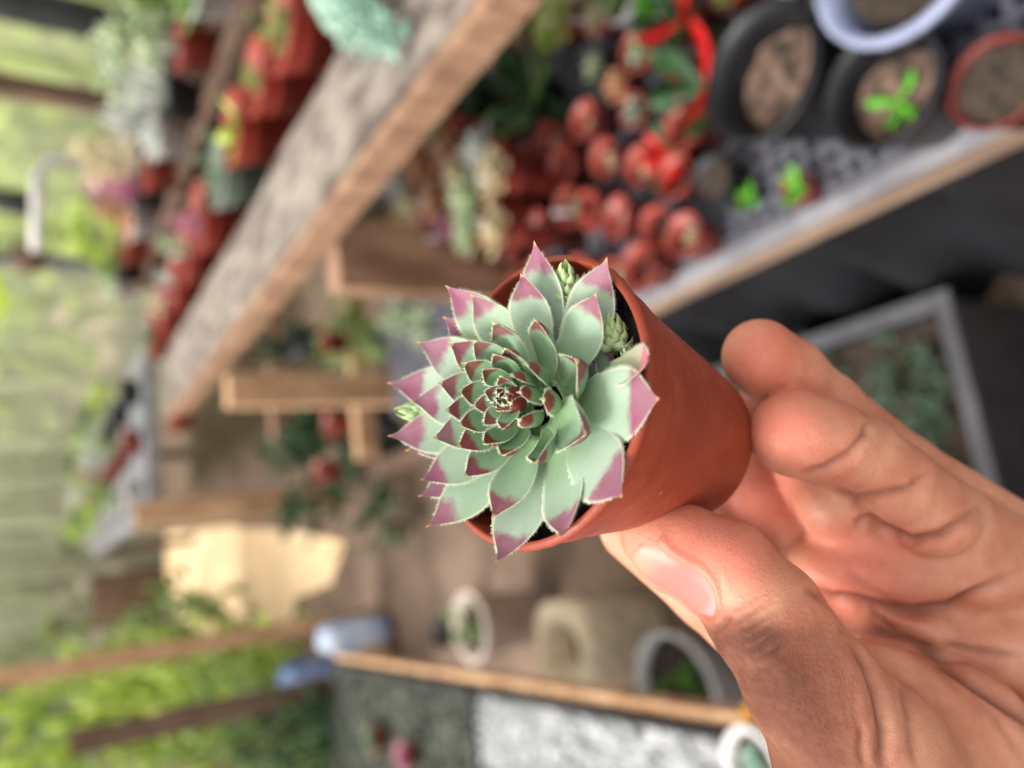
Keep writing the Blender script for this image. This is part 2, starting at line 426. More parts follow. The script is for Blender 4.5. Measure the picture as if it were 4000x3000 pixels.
def plankbox(x0, x1, y0, y1, z0, z1, n=40, amp=.006):
    V, F = [], []
    for i in range(n+1):
        y = y0+(y1-y0)*i/n
        o = lambda k: amp*mnoise.noise((i*.25, k*7.1, 2.2))
        V += [(x0+o(0), y, z0+o(1)), (x1+o(2), y, z0+o(3)), (x1+o(4), y, z1+o(5)), (x1*.5+x0*.5, y, z1+o(8)*.8), (x0+o(6), y, z1+o(7))]
    for i in range(n):
        for k in range(5):
            k2 = (k+1) % 5; F.append((i*5+k, i*5+k2, i*5+5+k2, i*5+5+k))
    F += [(4, 3, 2, 1, 0), tuple(n*5+k for k in range(5))]
    return V, F
put('shelf_plank', *plankbox(.537, .712, .05, 2.5, 1.078, 1.12), M_PLANK, bench, False)
mb = MB(); mb.box((.514, .05, 1.070), (.5325, 2.5, 1.117)); mb.build('front_batten', M_WOODB, bench)
for x in (.735, .83, .98, 1.10, 1.22, 1.30):
    mb = MB(); mb.box((x, .05, 1.03), (x+.04, 2.75, 1.055)); mb.build('shelf_slat', M_WOODD, bench)
for x in (1.0, 1.075, 1.16, 1.225):
    mb = MB(); mb.box((x, .05, 1.15), (x+.03, 2.75, 1.17)); mb.build('riser_slat', M_WOODD, bench)
for y in (.3, 1.2, 2.0, 2.7):
    mb = MB(); mb.box((1.0, y, 1.056), (1.26, y+.03, 1.1495)); mb.build('riser_block', M_WOODD, bench)
for x, y, w, t, z0, z1, mat in ((.50, 1.145, .12, .045, .70, 1.068, M_WOODB), (.465, 1.96, .085, .05, .0, 1.068, M_WOODP), (.36, 4.08, .12, .06, 0, 1.05, M_WOODP)):
    mb = MB(); mb.box((x-w/2, y-t/2, z0), (x+w/2, y+t/2, z1), .003); mb.build('post', mat, bench)
for y in (.2, 1.15, 2.2, 2.68):
    mb = MB(); mb.box((1.26, y, 0), (1.32, y+.06, 1.03), .003); mb.build('post', M_WOODD, bench)
# dark sheet added to stand in for the shadow below the bench edge
V, F = [], []
for i in range(81):
    y = -.3+i*.024
    for j in range(5):
        V.append((.365+.075*mnoise.noise((i*.30, j*.5, 5.))-.01*j, y, .6-.59*j/4))
for i in range(80):
    for j in range(4): F.append((i*5+j, i*5+1+j, i*5+6+j, i*5+5+j))
tag(put('shadow_sheet', V, F, M_SHADOW, None, True, origin=(.365, .6, 0)), 'added black sheet standing in for the shadow under the bench edge', 'shadow sheet')

# ---- things on the lower deck (deck top z = .694)
ZD = .695
def deck(name, px, py, r, h, mat, label, dz=0.0, **k):
    x, y = rim_at(px, py, ZD+h+dz); return potted(name, x, y, ZD+dz, r, h, mat, label, **k)
deck('black_pot', 3430, 340, .062, .10, M_BLACK, 'large black pot of pale chips with a small green sprout', foliage=broad_mesh('bright', 4, 3, .5), fs=.5, soil=M_DRYSOIL, sd=.62, wall=.12)
deck('black_pot', 2960, 280, .078, .12, M_BLACK, 'large black pot of dry brown chips beside the red bracts', soil=M_DRYSOIL, sd=.62, wall=.12, cat='pot')
deck('dark_red_pot', 3880, 320, .042, .07, simple('maroon_pot', srgb(118, 44, 36), srgb(92, 34, 28), 9, .5), 'dark red pot with pale pebbles on its soil by the frame edge', cat='pot', sd=.9)
deck('white_rim_pot', 3115, -20, .030, .08, M_WHITEP, 'white pot with thick rim above the black pots', cat='pot', sd=.8, wall=.25)
deck('glazed_bowl', 3490, -190, .085, .12, M_BLUEG, 'blue-grey glazed bowl with white rim and pale rosette', foliage=rosette_mesh('pale', 20), fs=.4, wall=.12, base=.55)
b0 = deck('small_pot', 3105, 735, .020, .035, M_TERRAB, 'tiny terracotta pot with bright green leaves beside the bench edge', foliage=broad_mesh('bright', 5, 5, .6), fs=1.2)
deck('small_pot', 2900, 770, .018, .02, M_BLACK, 'tiny black pot with a bright green leaf pair', foliage=broad_mesh('bright', 4, 8, .7), fs=1.5)
deck('dark_pot', 2770, 700, .032, .055, M_DARKP, 'dark grey pot standing next to the terracotta cluster', cat='pot', sd=.8)
deck('small_pot', 2560, 960, .019, .03, M_TERRAB, 'small pot with pale plant in front of the terracotta cluster', foliage=rosette_mesh('pale', 16), fs=1.1)
deck('small_pot', 2520, 985, .014, .02, M_BLACK, 'lime green seedling at the corner of the terracotta cluster', foliage=broad_mesh('bright', 5, 2, .7), fs=1.5)
deck('dark_leaf_plant', 2730, 330, .04, .07, M_TERRAB, 'dark green broad-leaved plant with red bracts', foliage=[broad_mesh('dark', 9, 1, .6), broad_mesh('red', 4, 12, .45, -.2)], fs=1.9)
deck('dark_leaf_plant', 2640, 80, .035, .07, M_TERRAB, 'dark green plant with one red bract at the top edge', foliage=[broad_mesh('dark', 6, 4, .5), broad_mesh('red', 3, 9, .4, -.25)], fs=1.7)
deck('red_bract_plant', 2620, 590, .03, .04, M_DARKP, 'low plant with wide scarlet bracts over the cluster', foliage=[broad_mesh('red', 5, 21, .8, .25), broad_mesh('dark', 4, 6, .5)], fs=1.9)
deck('small_pot', 2310, 255, .030, .05, M_BLACK, 'black pot with pale green rosette amid terracotta pots', foliage=rosette_mesh('pale', 20), fs=.85)
deck('small_pot', 2480, 190, .034, .055, M_TERRAB, 'terracotta pot with green and white rosette near the red bract', foliage=[rosette_mesh('green', 20), rosette_mesh('white', 8, .2)], fs=.8)
deck('small_pot', 2470, 430, .027, .045, M_TERRAB, 'terracotta pot with pale green rosette above the cluster', foliage=[rosette_mesh('sage', 22), rosette_mesh('white', 7, .2)], fs=1.0)
deck('echeveria_pot', 2170, 70, .040, .06, M_TERRAB, 'big yellow-green rosette at the top edge beside the plank', foliage=[rosette_mesh('lime', 40), rosette_mesh('cream', 16, .1)], fs=1.6)
deck('small_pot', 1945, 215, .030, .05, M_TERRAB, 'white rosette just right of the grey plank', foliage=rosette_mesh('white', 26), fs=1.05)
deck('small_pot', 1940, 350, .022, .04, M_BLACK, 'small pink rosette below the white rosette', foliage=rosette_mesh('pink', 20), fs=1.1)
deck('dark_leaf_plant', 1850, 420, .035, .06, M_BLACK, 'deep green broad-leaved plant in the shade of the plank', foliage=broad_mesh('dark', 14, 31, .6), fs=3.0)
deck('dark_leaf_plant', 2090, 360, .035, .05, M_BLACK, 'olive green strap-leaved plant behind the small pots', foliage=[broad_mesh('green', 8, 14, .3), broad_mesh('dark', 6, 15, .4)], fs=2.8)
for px, py, c, s, lab in ((1700, 480, 'pale', .030, 'pale rosette at the foot of the plank'), (1640, 640, 'peach', .032, 'peach rosette at the back of the pale row'), (1740, 600, 'peach', .028, 'second peach rosette beside the dark leaves'), (1560, 720, 'white', .028, 'white rosette at the lower edge of the plank'), (1790, 690, 'cream', .030, 'cream rosette in the middle of the pale row'),
   (1610, 800, 'cream', .030, 'cream rosette beside the brown post'), (1700, 780, 'peach', .026, 'small peach rosette between the cream ones'), (1560, 900, 'cream', .026, 'cream rosette half hidden by the brown post'),
   (1750, 900, 'pink', .028, 'magenta pink rosette in the pale row'), (1650, 915, 'pink', .022, 'small pink rosette at the end of the pale row'), (1840, 780, 'pale', .036, 'large pale green rosette next to the terracotta cluster'), (1870, 590, 'white', .028, 'white rosette below the dark leaves'),
   (1930, 690, 'cream', .026, 'cream spiky rosette above the terracotta cluster'), (1830, 910, 'pale', .026, 'pale green rosette above the brown post'), (1940, 900, 'cream', .024, 'ivory rosette touching the terracotta cluster'), (1470, 850, 'sage', .022, 'sage rosette between plank and brown post')):
    deck('succulent_pot', px, py, s*.9, .17, M_TERRAB, lab, foliage=rosette_mesh(c, 26, seed=rng.randint(0, 2)), fs=2.2, sd=.97, group='pale rosettes on the lower deck')
# cluster of small terracotta pots, some with a pale cutting
cr = random.Random(5); spots = []
for _ in range(6000):
    x, y = cr.uniform(.36, .80), cr.uniform(.55, 1.16)
    v = np.array([x, y, ZD+.056])-CAM; dd = v@FW; px = 2000+FPX*(v@CX)/dd; py = 1500-FPX*(v@CY)/dd
    if not (1980 < px < 2720 and 480+max(0, 2200-px)*.7 < py < 1150-.14*max(0, px-2300)): continue
    if any((x-a)**2+(y-b)**2 < .0625**2 for a, b, _c, _d in spots): continue
    if any((x-a)**2+(y-b)**2 < (.024+.5*q)**2 for a, b, c, q in PLACED if c < .9): continue
    spots.append((x, y, px, py))
spots.sort(key=lambda t: (round(t[2]/130), t[3]))
for i, (x, y, px, py) in enumerate(spots):
    has = cr.random() < .55; c = cr.choice(['white', 'cream', 'pale', 'sage', 'white'])
    e = potted('terracotta_pot', x, y, ZD+cr.uniform(0, .006), .0325, .058, M_TERRAB,
           'small terracotta pot holding a %s cutting in the loose cluster' % {'white': 'white', 'cream': 'cream', 'pale': 'pale green', 'sage': 'sage green'}[c] if has else 'small empty terracotta pot in the loose cluster',
           'potted plant' if has else 'pot', ('%s cutting pots in the cluster' % c) if has else 'empty pots in the cluster',
           foliage=rosette_mesh(c, 14) if has else None, fs=cr.uniform(.5, .75), sd=.50 if not has else .55, fz=.003, soil=M_SOIL_SHADE)
    e.rotation_euler = (cr.uniform(-.2, .2), cr.uniform(-.2, .2), 0); sc = cr.uniform(.92, 1.06); e.scale = (sc, sc, sc)
# the rest of the crowded deck
LAND = [('the red bracts', 2650, 200), ('the black pots', 2950, 60), ('the terracotta cluster', 2350, 620), ('the grey plank', 1900, 60), ('the deep green leaves', 1900, 420), ('the yellow-green rosette', 2200, 90), ('the pale row', 1700, 700), ('the brown post', 1500, 950), ('the dark grey pot', 2800, 640)]
KIND = [('terracotta', M_TERRAB), ('black', M_BLACK), ('dark red', M_REDP), ('white', M_WHITEP)]
COLN = dict(green='green', pale='pale green', white='white', sage='sage green', lime='lime', cream='cream', pink='pink', dark='dark green', bright='bright green', peach='peach')
used = set(); fr = random.Random(23)
for i in range(24):
    for j in range(9):
        x = .385+j*.066+(i % 2)*.033+fr.uniform(-.01, .01); y = .40+i*.062+fr.uniform(-.01, .01)
        v = np.array([x, y, ZD+.05])-CAM; dd = v@FW; px = 2000+FPX*(v@CX)/dd; py = 1500-FPX*(v@CY)/dd
        if py > 1100 or (px > 2700 and py > 420): continue
        r = fr.uniform(.022, .033)
        if any((x-a)**2+(y-b)**2 < (r+q)**2*.80 for a, b, c, q in PLACED if c < .9): continue
        near = sorted(LAND, key=lambda l: (l[1]-px)**2+(l[2]-py)**2)[0][0]
        side = 'towards the aisle from' if x < .5 else ('behind' if x > .68 else 'beside')
        opts = list(COLN); fr.shuffle(opts)
        if px < 2000: opts = ['cream', 'pale', 'white', 'peach', 'pink', 'lime']+opts
        done = False
        for c in opts:
            for kn, km in fr.sample(KIND, 4):
                lab = '%s plant in a %s pot %s %s' % (COLN[c], kn, side, near)
                if lab in used: continue
                used.add(lab); done = True
                fol = fr.choice([rosette_mesh(c, 22), rosette_mesh(c, 26, seed=1), bush_mesh(c, 110, .34, 12), spiky_mesh(c, 22, 1)])
                potted('deck_plant', x, y, ZD, r, fr.uniform(.045, .065), km, lab, foliage=fol, fs=fr.uniform(1.1, 1.5), sd=.9, group='plants crowding the lower deck')
                break
            if done: break
# ---- things on the raised shelf
ZS = 1.0565
for y, x, r, h, mat, lab, fol, fs in (
   (.985, .79, .072, .125, M_REDP, 'red pot on the raised shelf nearest the frame top, with leafy green plant', bush_mesh('green', 200, .3, 1), .48),
   (1.135, .80, .066, .125, M_REDP, 'second red pot along the raised shelf', bush_mesh('green', 160, .34, 2), .42),
   (1.30, .80, .072, .125, M_REDP, 'third red pot along the raised shelf, with broad lime leaves', broad_mesh('lime', 8, 5, .6), .75),
   (1.475, .80, .075, .115, M_GREENPOT, 'grey-green pot between the red pots on the raised shelf', bush_mesh('sage', 140, .3, 3), .5),
   (1.69, .80, .085, .115, M_REDP, 'red pot just past the grey-green pot on the raised shelf', bush_mesh('pink', 140, .28, 4), .5),
   (1.90, .80, .080, .110, M_REDP, 'red pot second after the grey-green pot', bush_mesh('pale', 140, .28, 5), .5),
   (2.12, .80, .080, .105, M_REDP, 'red pot third after the grey-green pot', bush_mesh('white', 120, .28, 6), .5),
   (2.36, .80, .08, .10, M_REDP, 'red pot near the far end of the raised shelf', bush_mesh('cream', 120, .3, 7), .5),
   (2.60, .80, .08, .10, M_TERRAB, 'last terracotta pot at the far end of the raised shelf', rosette_mesh('sage', 20), .9),
   ):
    potted('shelf_pot', x, y, ZS, r, h, mat, lab, group='row of pots on the raised shelf', foliage=fol, fs=fs, base=.68)
# dark saucers / rims: grey nursery pots behind the front row
cols = ['peach', 'pale', 'cream', 'lime', 'white', 'pink', 'green', 'white']
names = dict(peach='peach', pale='pale green', cream='cream', green='green', white='white', pink='pink', lime='lime', sage='sage green')
pl = ['at the near end', 'second from the near end', 'third from the near end', 'fourth from the near end', 'fifth from the near end', 'sixth from the near end', 'seventh from the near end', 'eighth from the near end', 'ninth from the near end', 'tenth from the near end', 'eleventh from the near end', 'at the far end']
for row, (x0, ncount) in enumerate(((1.04, 12), (1.19, 12))):
    for i in range(ncount):
        c = cols[(i*3+row*5) % 8]; y = .95+i*.165+row*.06
        fol = [bush_mesh(c, 120, .34, 10+(i % 3)), spiky_mesh(c, 22, i % 2), rosette_mesh(c, 24)][(i+row) % 3]
        potted('shelf_plant', x0+rng.uniform(-.02, .02), y, 1.171, .055, .07, [M_TERRAB, M_DARKP, M_WHITEP][(i+row) % 3], '%s plant on the %s riser row, %s' % (names[c], ('front', 'back')[row], pl[i]),
               group='small plants on the riser', foliage=fol, fs=1.25+.45*rng.random())
# trailing blue-green sedum hanging over the plank
e = empty('trailing_sedum', tuple(on_z(1330, 40, 1.16)), 'blue-green trailing sedum hanging over the grey plank', 'trailing plant')
p0 = np.array(e.location)
inst('pot', pot_mesh(.05, .06, M_REDP), e, (.07, -.03, -.03))
r_ = random.Random(4)
for (qx, qy) in ((1310, 90), (1370, 150), (1430, 190), (1490, 215), (1550, 225), (1540, 165), (1480, 130), (1420, 60), (1360, 20), (1560, 120), (1500, 40), (1270, 30)):
    tgt = on_z(qx, qy, 1.135)+np.array([0, 0, r_.uniform(-.004, .02)])
    mb = MB()
    st = p0+np.array([.05, -.02, .03]); mid = (st+tgt)/2+np.array([0, 0, .03])
    for t in np.linspace(0, 1, 20):
        c = (1-t)**2*st+2*t*(1-t)*mid+t*t*tgt
        for q in range(4):
            d = np.array([r_.gauss(0, 1), r_.gauss(0, 1), r_.gauss(.2, .8)]); d /= np.linalg.norm(d)
            mb.add(*blade(c, c+d*.017, .011, (0, 0, 1), rows=4, thick=.5))
    o = put('strand', mb.V, mb.F, LM['blueg'], e)

# ---- far end of the right side: shelf frame, pots, boxes
unit = empty('far_shelf', (.5, 3.0, 0), 'open wooden shelf frame under the bench with dark plants inside', 'shelf')
for x0, x1, y0, y1, z0, z1, mat in ((.37, 1.1, 2.62, 2.68, .40, .47, M_WOODP), (.37, 1.1, 2.62, 2.68, .05, .13, M_WOODB), (.37, .44, 2.3, 4.0, .10, .16, M_WOODD), (.5, 1.2, 3.2, 3.26, .55, .61, M_WOODB)):
    mb = MB(); mb.box((x0, y0, z0), (x1, y1, z1), .003); mb.build('board', mat, unit)
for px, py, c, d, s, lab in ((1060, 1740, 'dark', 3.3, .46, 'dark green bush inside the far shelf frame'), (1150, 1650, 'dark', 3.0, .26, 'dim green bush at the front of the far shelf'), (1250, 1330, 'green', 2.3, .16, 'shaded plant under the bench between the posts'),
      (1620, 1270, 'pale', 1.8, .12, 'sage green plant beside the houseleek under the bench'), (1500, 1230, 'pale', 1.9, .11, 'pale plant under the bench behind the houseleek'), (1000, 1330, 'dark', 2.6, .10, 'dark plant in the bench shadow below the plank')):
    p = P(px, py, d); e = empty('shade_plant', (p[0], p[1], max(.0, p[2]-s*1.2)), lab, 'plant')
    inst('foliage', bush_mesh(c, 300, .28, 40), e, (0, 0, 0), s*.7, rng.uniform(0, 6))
    mb = MB(); pz = e.location; mb.lathe((pz[0], pz[1], pz[2]-.10), [(0, 0), (.05, 0), (.065, .11), (.058, .11), (.05, .09), (0, .09)], 18); mb.build('pot', M_DARKP, e, True)
for px, py, d, r, mat, lab in ((1315, 1660, 2.9, .05, M_TERRAB, 'small terracotta pot on the far shelf beside the pale board'), (1275, 1840, 3.0, .05, M_TERRAB, 'second small terracotta pot lower on the far shelf'), (705, 1645, 3.6, .055, M_TERRAB, 'terracotta pot at the end of the plank'),
      (1300, 1340, 2.2, .035, M_REDP, 'dark red pot in the shade below the bench'), (1440, 870, 1.7, .03, M_BLACK, 'black pot squeezed behind the plank')):
    p = P(px, py, d); potted('far_pot', p[0], p[1], p[2]-r, r, r*1.8, mat, lab, cat='pot')
# rows of plants on the far table
tbl = empty('far_table', (.75, 4.9, 0), 'long grey table carrying trays of seedlings at the far right', 'table')
mb = MB(); mb.box((.40, 4.62, .86), (1.4, 8.8, .92)); mb.build('table_top', M_GREYP, tbl)
for x, y in ((.45, 4.7), (1.35, 4.7), (.45, 8.6), (1.35, 8.6)):
    mb = MB(); mb.box((x-.04, y-.04, 0), (x+.04, y+.04, .86)); mb.build('leg', M_WOODD, tbl)
for i in range(6):
    for row in range(3):
        c = ['green', 'pale', 'lime', 'white', 'dark', 'cream'][(i*2+row) % 6]
        nm = dict(green='green', pale='pale', lime='lime', white='white', dark='dark green', cream='cream')[c]
        potted('seedling_tray', .55+row*.3, 4.9+i*.62, .921, .10, .09, [M_WHITEP, M_TERRAB, M_DARKP][row], '%s seedlings on the far table, %s row, %s' % (nm, ('aisle', 'middle', 'net')[row], pl[i]), group='seedling pots on the far table', foliage=bush_mesh(c, 120, .34, 10), fs=1.1)
# the white pipe frame and black lamp by the net
mb = MB(); y0 = 3.3
c = [on_y(420, 640, 3.0), on_y(190, 630, 3.0), on_y(145, 690, 3.0), on_y(140, 980, 3.05)]
mb.tube(c, .022, 8); tag(mb.build('white_pipe', M_WHITEP, None, True, origin=c[0]), 'white bent pipe standing in front of the net', 'pipe')
mb = MB(); c = P(70, 790, 3.4); mb.lathe((c[0], c[1], c[2]-.09), [(0, 0), (.05, 0), (.055, .04), (.05, .17), (.03, .19), (0, .19)], 16)
mb.tube([(c[0], c[1], c[2]+.1), (c[0], c[1], 2.7)], .006, 6)
tag(mb.build('hanging_lamp', M_BLACK, None, True, origin=c), 'black lantern hanging beside the white pipe', 'lantern')
mb = MB(); c = P(90, 1010, 3.4); mb.lathe((c[0], c[1], c[2]-.08), [(0, 0), (.05, 0), (.065, .12), (.055, .12), (0, .10)], 16); mb.tube([(c[0], c[1], c[2]+.04), (c[0], c[1], 2.7)], .005, 6)
tag(mb.build('hanging_pot', M_WOODD, None, True, origin=c), 'brown hanging pot below the black lantern', 'pot')

# ---- left bench with trays
lb = empty('left_bench', (-.6, 1.4, 0), 'low bench on the left edged with a pale board', 'bench')
mb = MB(); mb.box((-.258, .45, .715), (-.243, 2.25, .745), .002); mb.build('front_board', M_WOODP, lb)
mb = MB(); mb.box((-1.3, .45, .70), (-.264, 2.25, .714)); mb.build('deck', M_WOODD, lb)
for x, y in ((-.34, .6), (-.60, 2.15), (-1.2, 2.15), (-1.2, .6)):
    mb = MB(); mb.box((x-.03, y-.03, 0), (x+.03, y+.03, .70)); mb.build('leg', M_WOODD, lb)
def tray(name, x0, x1, y0, y1, z0, h, mat, label):
    e = empty(name, ((x0+x1)/2, (y0+y1)/2, z0), label, 'tray'); mb = MB(); t = .008
    mb.box((x0, y0, z0), (x1, y1, z0+.006)); mb.box((x0, y0, z0+.0061), (x0+t, y1, z0+h)); mb.box((x1-t, y0, z0+.0061), (x1, y1, z0+h))
    mb.box((x0+t, y0, z0+.0062), (x1-t, y0+t, z0+h-.0004)); mb.box((x0+t, y1-t, z0+.0062), (x1-t, y1, z0+h-.0004)); mb.build('tray_body', mat, e); return e
def pebbles(e, x0, x1, y0, y1, z, n, size, mat, name, layers=2):
    r = random.Random(n); mb = MB()
    for i in range(n):
        s = size*r.uniform(.6, 1.25); c = np.array([r.uniform(x0, x1), r.uniform(y0, y1), z+r.uniform(-.3, .7)*size*layers])
        ax_ = [np.array([r.gauss(0, 1) for _ in range(3)]) for _ in range(2)]; a = ax_[0]/np.linalg.norm(ax_[0]); b_ = np.cross(a, ax_[1]); b_ /= np.linalg.norm(b_); cc = np.cross(a, b_)
        vv = [c+a*s, c-a*s, c+b_*s*.8, c-b_*s*.8, c+cc*s*.65, c-cc*s*.65]
        mb.add(vv, [(0,2,4),(2,1,4),(1,3,4),(3,0,4),(2,0,5),(1,2,5),(3,1,5),(0,3,5)])
    return mb.build(name, mat, e, True, kind='stuff')
M_PUM = simple('white_pumice', srgb(206, 208, 210), srgb(160, 162, 164), 60, .9)
e = tray('gravel_tray', -.74, -.266, .62, 1.40, .7145, .05, M_DARKP, 'tray of white pumice gravel on the left bench'); 
mb = MB(); mb.box((-.73, .63, .7215), (-.276, 1.39, .752)); mb.build('gravel_bed', M_PUM, e)
pebbles(e, -.73, -.277, .63, 1.39, .757, 3400, .0088, M_PUM, 'white_gravel')
e = tray('soil_tray', -.74, -.268, 1.42, 2.24, .7145, .05, M_DARKP, 'tray of dark green-grey soil beyond the gravel tray')
M_DSOIL = simple('mossy_soil', srgb(98, 104, 92), srgb(56, 58, 54), 40, .95, .8)
mb = MB(); mb.box((-.73, 1.43, .7215), (-.278, 2.23, .750)); mb.build('soil_bed', M_DSOIL, e)
pebbles(e, -.73, -.279, 1.43, 2.23, .753, 1500, .010, M_DSOIL, 'soil_lumps')
x, y = rim_at(2960, 2940, .80)
potted('white_pot', x-.01, y, .765, .042, .05, M_WHITEP, 'white round pot with blue-green rosette at the tray corner', foliage=rosette_mesh('blueg', 20), fs=.55, wall=.16)
for px, py, c, lab in ((1560, 2960, 'pink', 'lilac pink rosette on the soil tray corner'), (1440, 2900, 'sage', 'sage rosette at the far corner of the soil tray')):
    x, y = rim_at(px, py, .80); potted('bench_succulent', x, y, .764, .035, .03, M_TERRAB, lab, foliage=rosette_mesh(c, 22), fs=1.2)
# pots in front of the left bench
x, y = rim_at(1830, 2450, .30)
potted('clay_pot', x, y, 0, .112, .30, M_CLAY, 'tall pale clay pot with green plant in the aisle', foliage=bush_mesh('green', 120, .34, 2), fs=.55, wall=.12, sd=.9)
x, y = rim_at(1690, 2455, .22)
potted('black_bucket', x-.02, y, 0, .06, .2, M_BLACK, 'small black bucket beside the tall clay pot', cat='bucket')
x, y = rim_at(2200, 2545, .28); e = empty('stone_planter', (x, y, 0), 'square cream stone planter with a dark round hole', 'planter')
mb = MB(); n = 32
def sq(r, k, z, p=3.2):
    out = []
    for i in range(n):
        a = 2*math.pi*i/n; cc, ss = math.cos(a), math.sin(a); q = r/((abs(cc)**p+abs(ss)**p)**(1/p)) if k else r
        out.append((x+q*cc, y+q*ss, z))
    return out
rings = [sq(.10, 1, 0), sq(.13, 1, .24), sq(.133, 1, .27), sq(.118, 1, .285), sq(.075, 0, .28), sq(.070, 0, .18)]
mb.add([v for rr in rings for v in rr], [(i*n+k_, i*n+(k_+1) % n, (i+1)*n+(k_+1) % n, (i+1)*n+k_) for i in range(5) for k_ in range(n)] + [tuple(5*n+k_ for k_ in range(n))])
mb.build('body', M_STONE, e, True); inst('soil', soil_mesh(.068, M_SOILB), e, (0, 0, .195))
x, y = rim_at(2620, 2650, .22); x -= .03
potted('white_basin', x, y, 0, .135, .22, M_WHITEP, 'wide white basin with dark soil and green seedlings', foliage=None, sd=.85, wall=.07, base=.8)
for k_, (dx, dy, c) in enumerate(((-.03, .05, 'bright'), (-.06, -.04, 'green'), (.02, -.05, 'bright'))):
    e = empty('basin_seedling', (x+dx, y+dy, .19), ('green seedling at the back of the white basin', 'green seedling at the side of the white basin', 'bright seedling at the front of the white basin')[k_], 'seedling', 'seedlings in the basin')
    inst('foliage', bush_mesh(c, 90, .34, 3), e, (0, 0, 0), .035)
    inst('stem', cached('stem', lambda: mesh_only('stem', MB().tube([(0, 0, -.01), (0, 0, .03)], .002, 5), LM['green'])), e)
x, y = rim_at(2955, 2790, .77)
mb = MB(); mb.lathe((x, y, .715), [(0, 0), (.018, 0), (.022, .05), (.018, .055), (.010, .06), (.010, .07), (0, .07)], 16)
tag(mb.build('orange_bottle', M_ORANGE, None, True, origin=(x, y, .715)), 'small orange bottle at the bench edge beside the white pot', 'bottle')
# blue and white sacks, farther left
def sack(x, y, z, sx, sy, sz, mat, label, seed):
    V, F = [], []; nu, nv_ = 18, 12
    for j in range(nv_+1):
        t = -math.pi/2+math.pi*j/nv_
        for i in range(nu):
            a = 2*math.pi*i/nu; p_ = lambda v: math.copysign(abs(v)**.6, v)
            q = np.array([p_(math.cos(t))*p_(math.cos(a)), p_(math.cos(t))*p_(math.sin(a)), p_(math.sin(t))])
            q = q*(1+.12*mnoise.noise(Vector((q*2.2+seed).tolist())))
            V.append((x+q[0]*sx, y+q[1]*sy, z+sz+q[2]*sz))
    for j in range(nv_):
        for i in range(nu): F.append((j*nu+i, j*nu+(i+1) % nu, (j+1)*nu+(i+1) % nu, (j+1)*nu+i))
    tag(put('sack', V, F, mat, None, True, origin=(x, y, z)), label, 'sack', 'sacks by the left bench')
p = on_z(1360, 2480, .20); sack(p[0], p[1], .0, .075, .09, .17, M_SACK, 'pale blue sack standing at the end of the left bench', 1)
p = on_z(1390, 2600, .15); sack(p[0]-.02, p[1]-.1, .0, .09, .10, .10, simple('peach_sack', srgb(216, 176, 140), srgb(186, 142, 108), 8, .8), 'sandy peach sack in front of the pale blue one', 2)
p = on_z(1190, 2650, .25); sack(p[0], p[1], .0, .10, .12, .19, simple('grey_blue_sack', srgb(120, 144, 184), srgb(84, 108, 156), 8, .7), 'blue sack leaning against the dark sheet', 3)
p = on_z(1050, 2740, .25); sack(p[0], p[1], .0, .10, .14, .20, simple('white_sack', srgb(222, 226, 232), srgb(186, 194, 210), 8, .7), 'white sack beside the blue sack', 4)
# poles on the left
def pole(azd, dist, w, z0, z1, mat, label):
    x, y = math.sin(math.radians(azd))*dist, math.cos(math.radians(azd))*dist
    mb = MB(); mb.box((x-w/2, y-w/2, z0), (x+w/2, y+w/2, z1), .004); tag(mb.build('wooden_pole', mat, origin=(x, y, z0)), label, 'pole', 'poles on the left')
pole(-3.9, 3.75, .075, 0, 2.7, M_WOODP, 'tall pale wooden pole rising from the aisle floor')
pole(-8.3, 3.6, .085, 0, 1.35, M_WOODD, 'shorter dark wooden pole at the left edge')
# greenery low on the left
for i, (px, py, d, s, c, lab) in enumerate(((300, 2700, 5.2, .5, 'green', 'leafy green shrub left of the tall pale pole'), (150, 2880, 4.6, .45, 'lime', 'lime shrub in the lower left corner'), (650, 2720, 4.6, .4, 'lime', 'yellow-green shrub between the two poles'),
     (850, 2900, 3.9, .3, 'green', 'green shrub beyond the dark pole'), (1150, 2900, 3.2, .26, 'dark', 'dark green shrub beside the soil tray'), (480, 2560, 7.0, .3, 'lime', 'small lime shrub behind the tall pole'), (850, 2620, 5.6, .3, 'green', 'green shrub near the white sack'))):
    p = P(px, py, d); e = empty('garden_shrub', (p[0], p[1], 0), lab, 'shrub', 'shrubs on the left')
    inst('foliage', bush_mesh(c, 420, .22, 60+i % 3), e, (0, 0, 0), (s, s, max(.3, p[2]*.85)), rng.uniform(0, 6))
    mb = MB(); mb.tube([(p[0], p[1], 0), (p[0]+.02, p[1], p[2]*.6)], [.03, .015], 7); mb.build('stem', M_WOODD, e)
# aisle: crate of dark plants, blue bucket, sunlit floor patch painted pale, log
e = empty('grey_crate', (.14, .93, 0), 'large grey crate of dark green plants on the floor', 'crate')
x0, x1, y0, y1, h = -.07, .285, .60, 1.20, .28
mb = MB(); t = .012
mb.box((x0, y0, 0), (x1, y1, .02)); mb.box((x0, y0, .0201), (x0+t, y1, h)); mb.box((x1-t, y0, .0201), (x1, y1, h)); mb.box((x0+t, y0, .0202), (x1-t, y0+t, h-.001)); mb.box((x0+t, y1-t, .0202), (x1-t, y1, h-.001)); mb.build('crate_body', M_DARKP, e)
mb = MB()
for a, b_ in (((x0-.012, y0-.012, h+.0005), (x0+t+.004, y1+.012, h+.014)), ((x1-t-.004, y0-.012, h+.0005), (x1+.012, y1+.012, h+.014)), ((x0+t+.0042, y0-.012, h+.0006), (x1-t-.0042, y0+t, h+.0137)), ((x0+t+.0042, y1-t, h+.0006), (x1-t-.0042, y1+.012, h+.0137))): mb.box(a, b_)
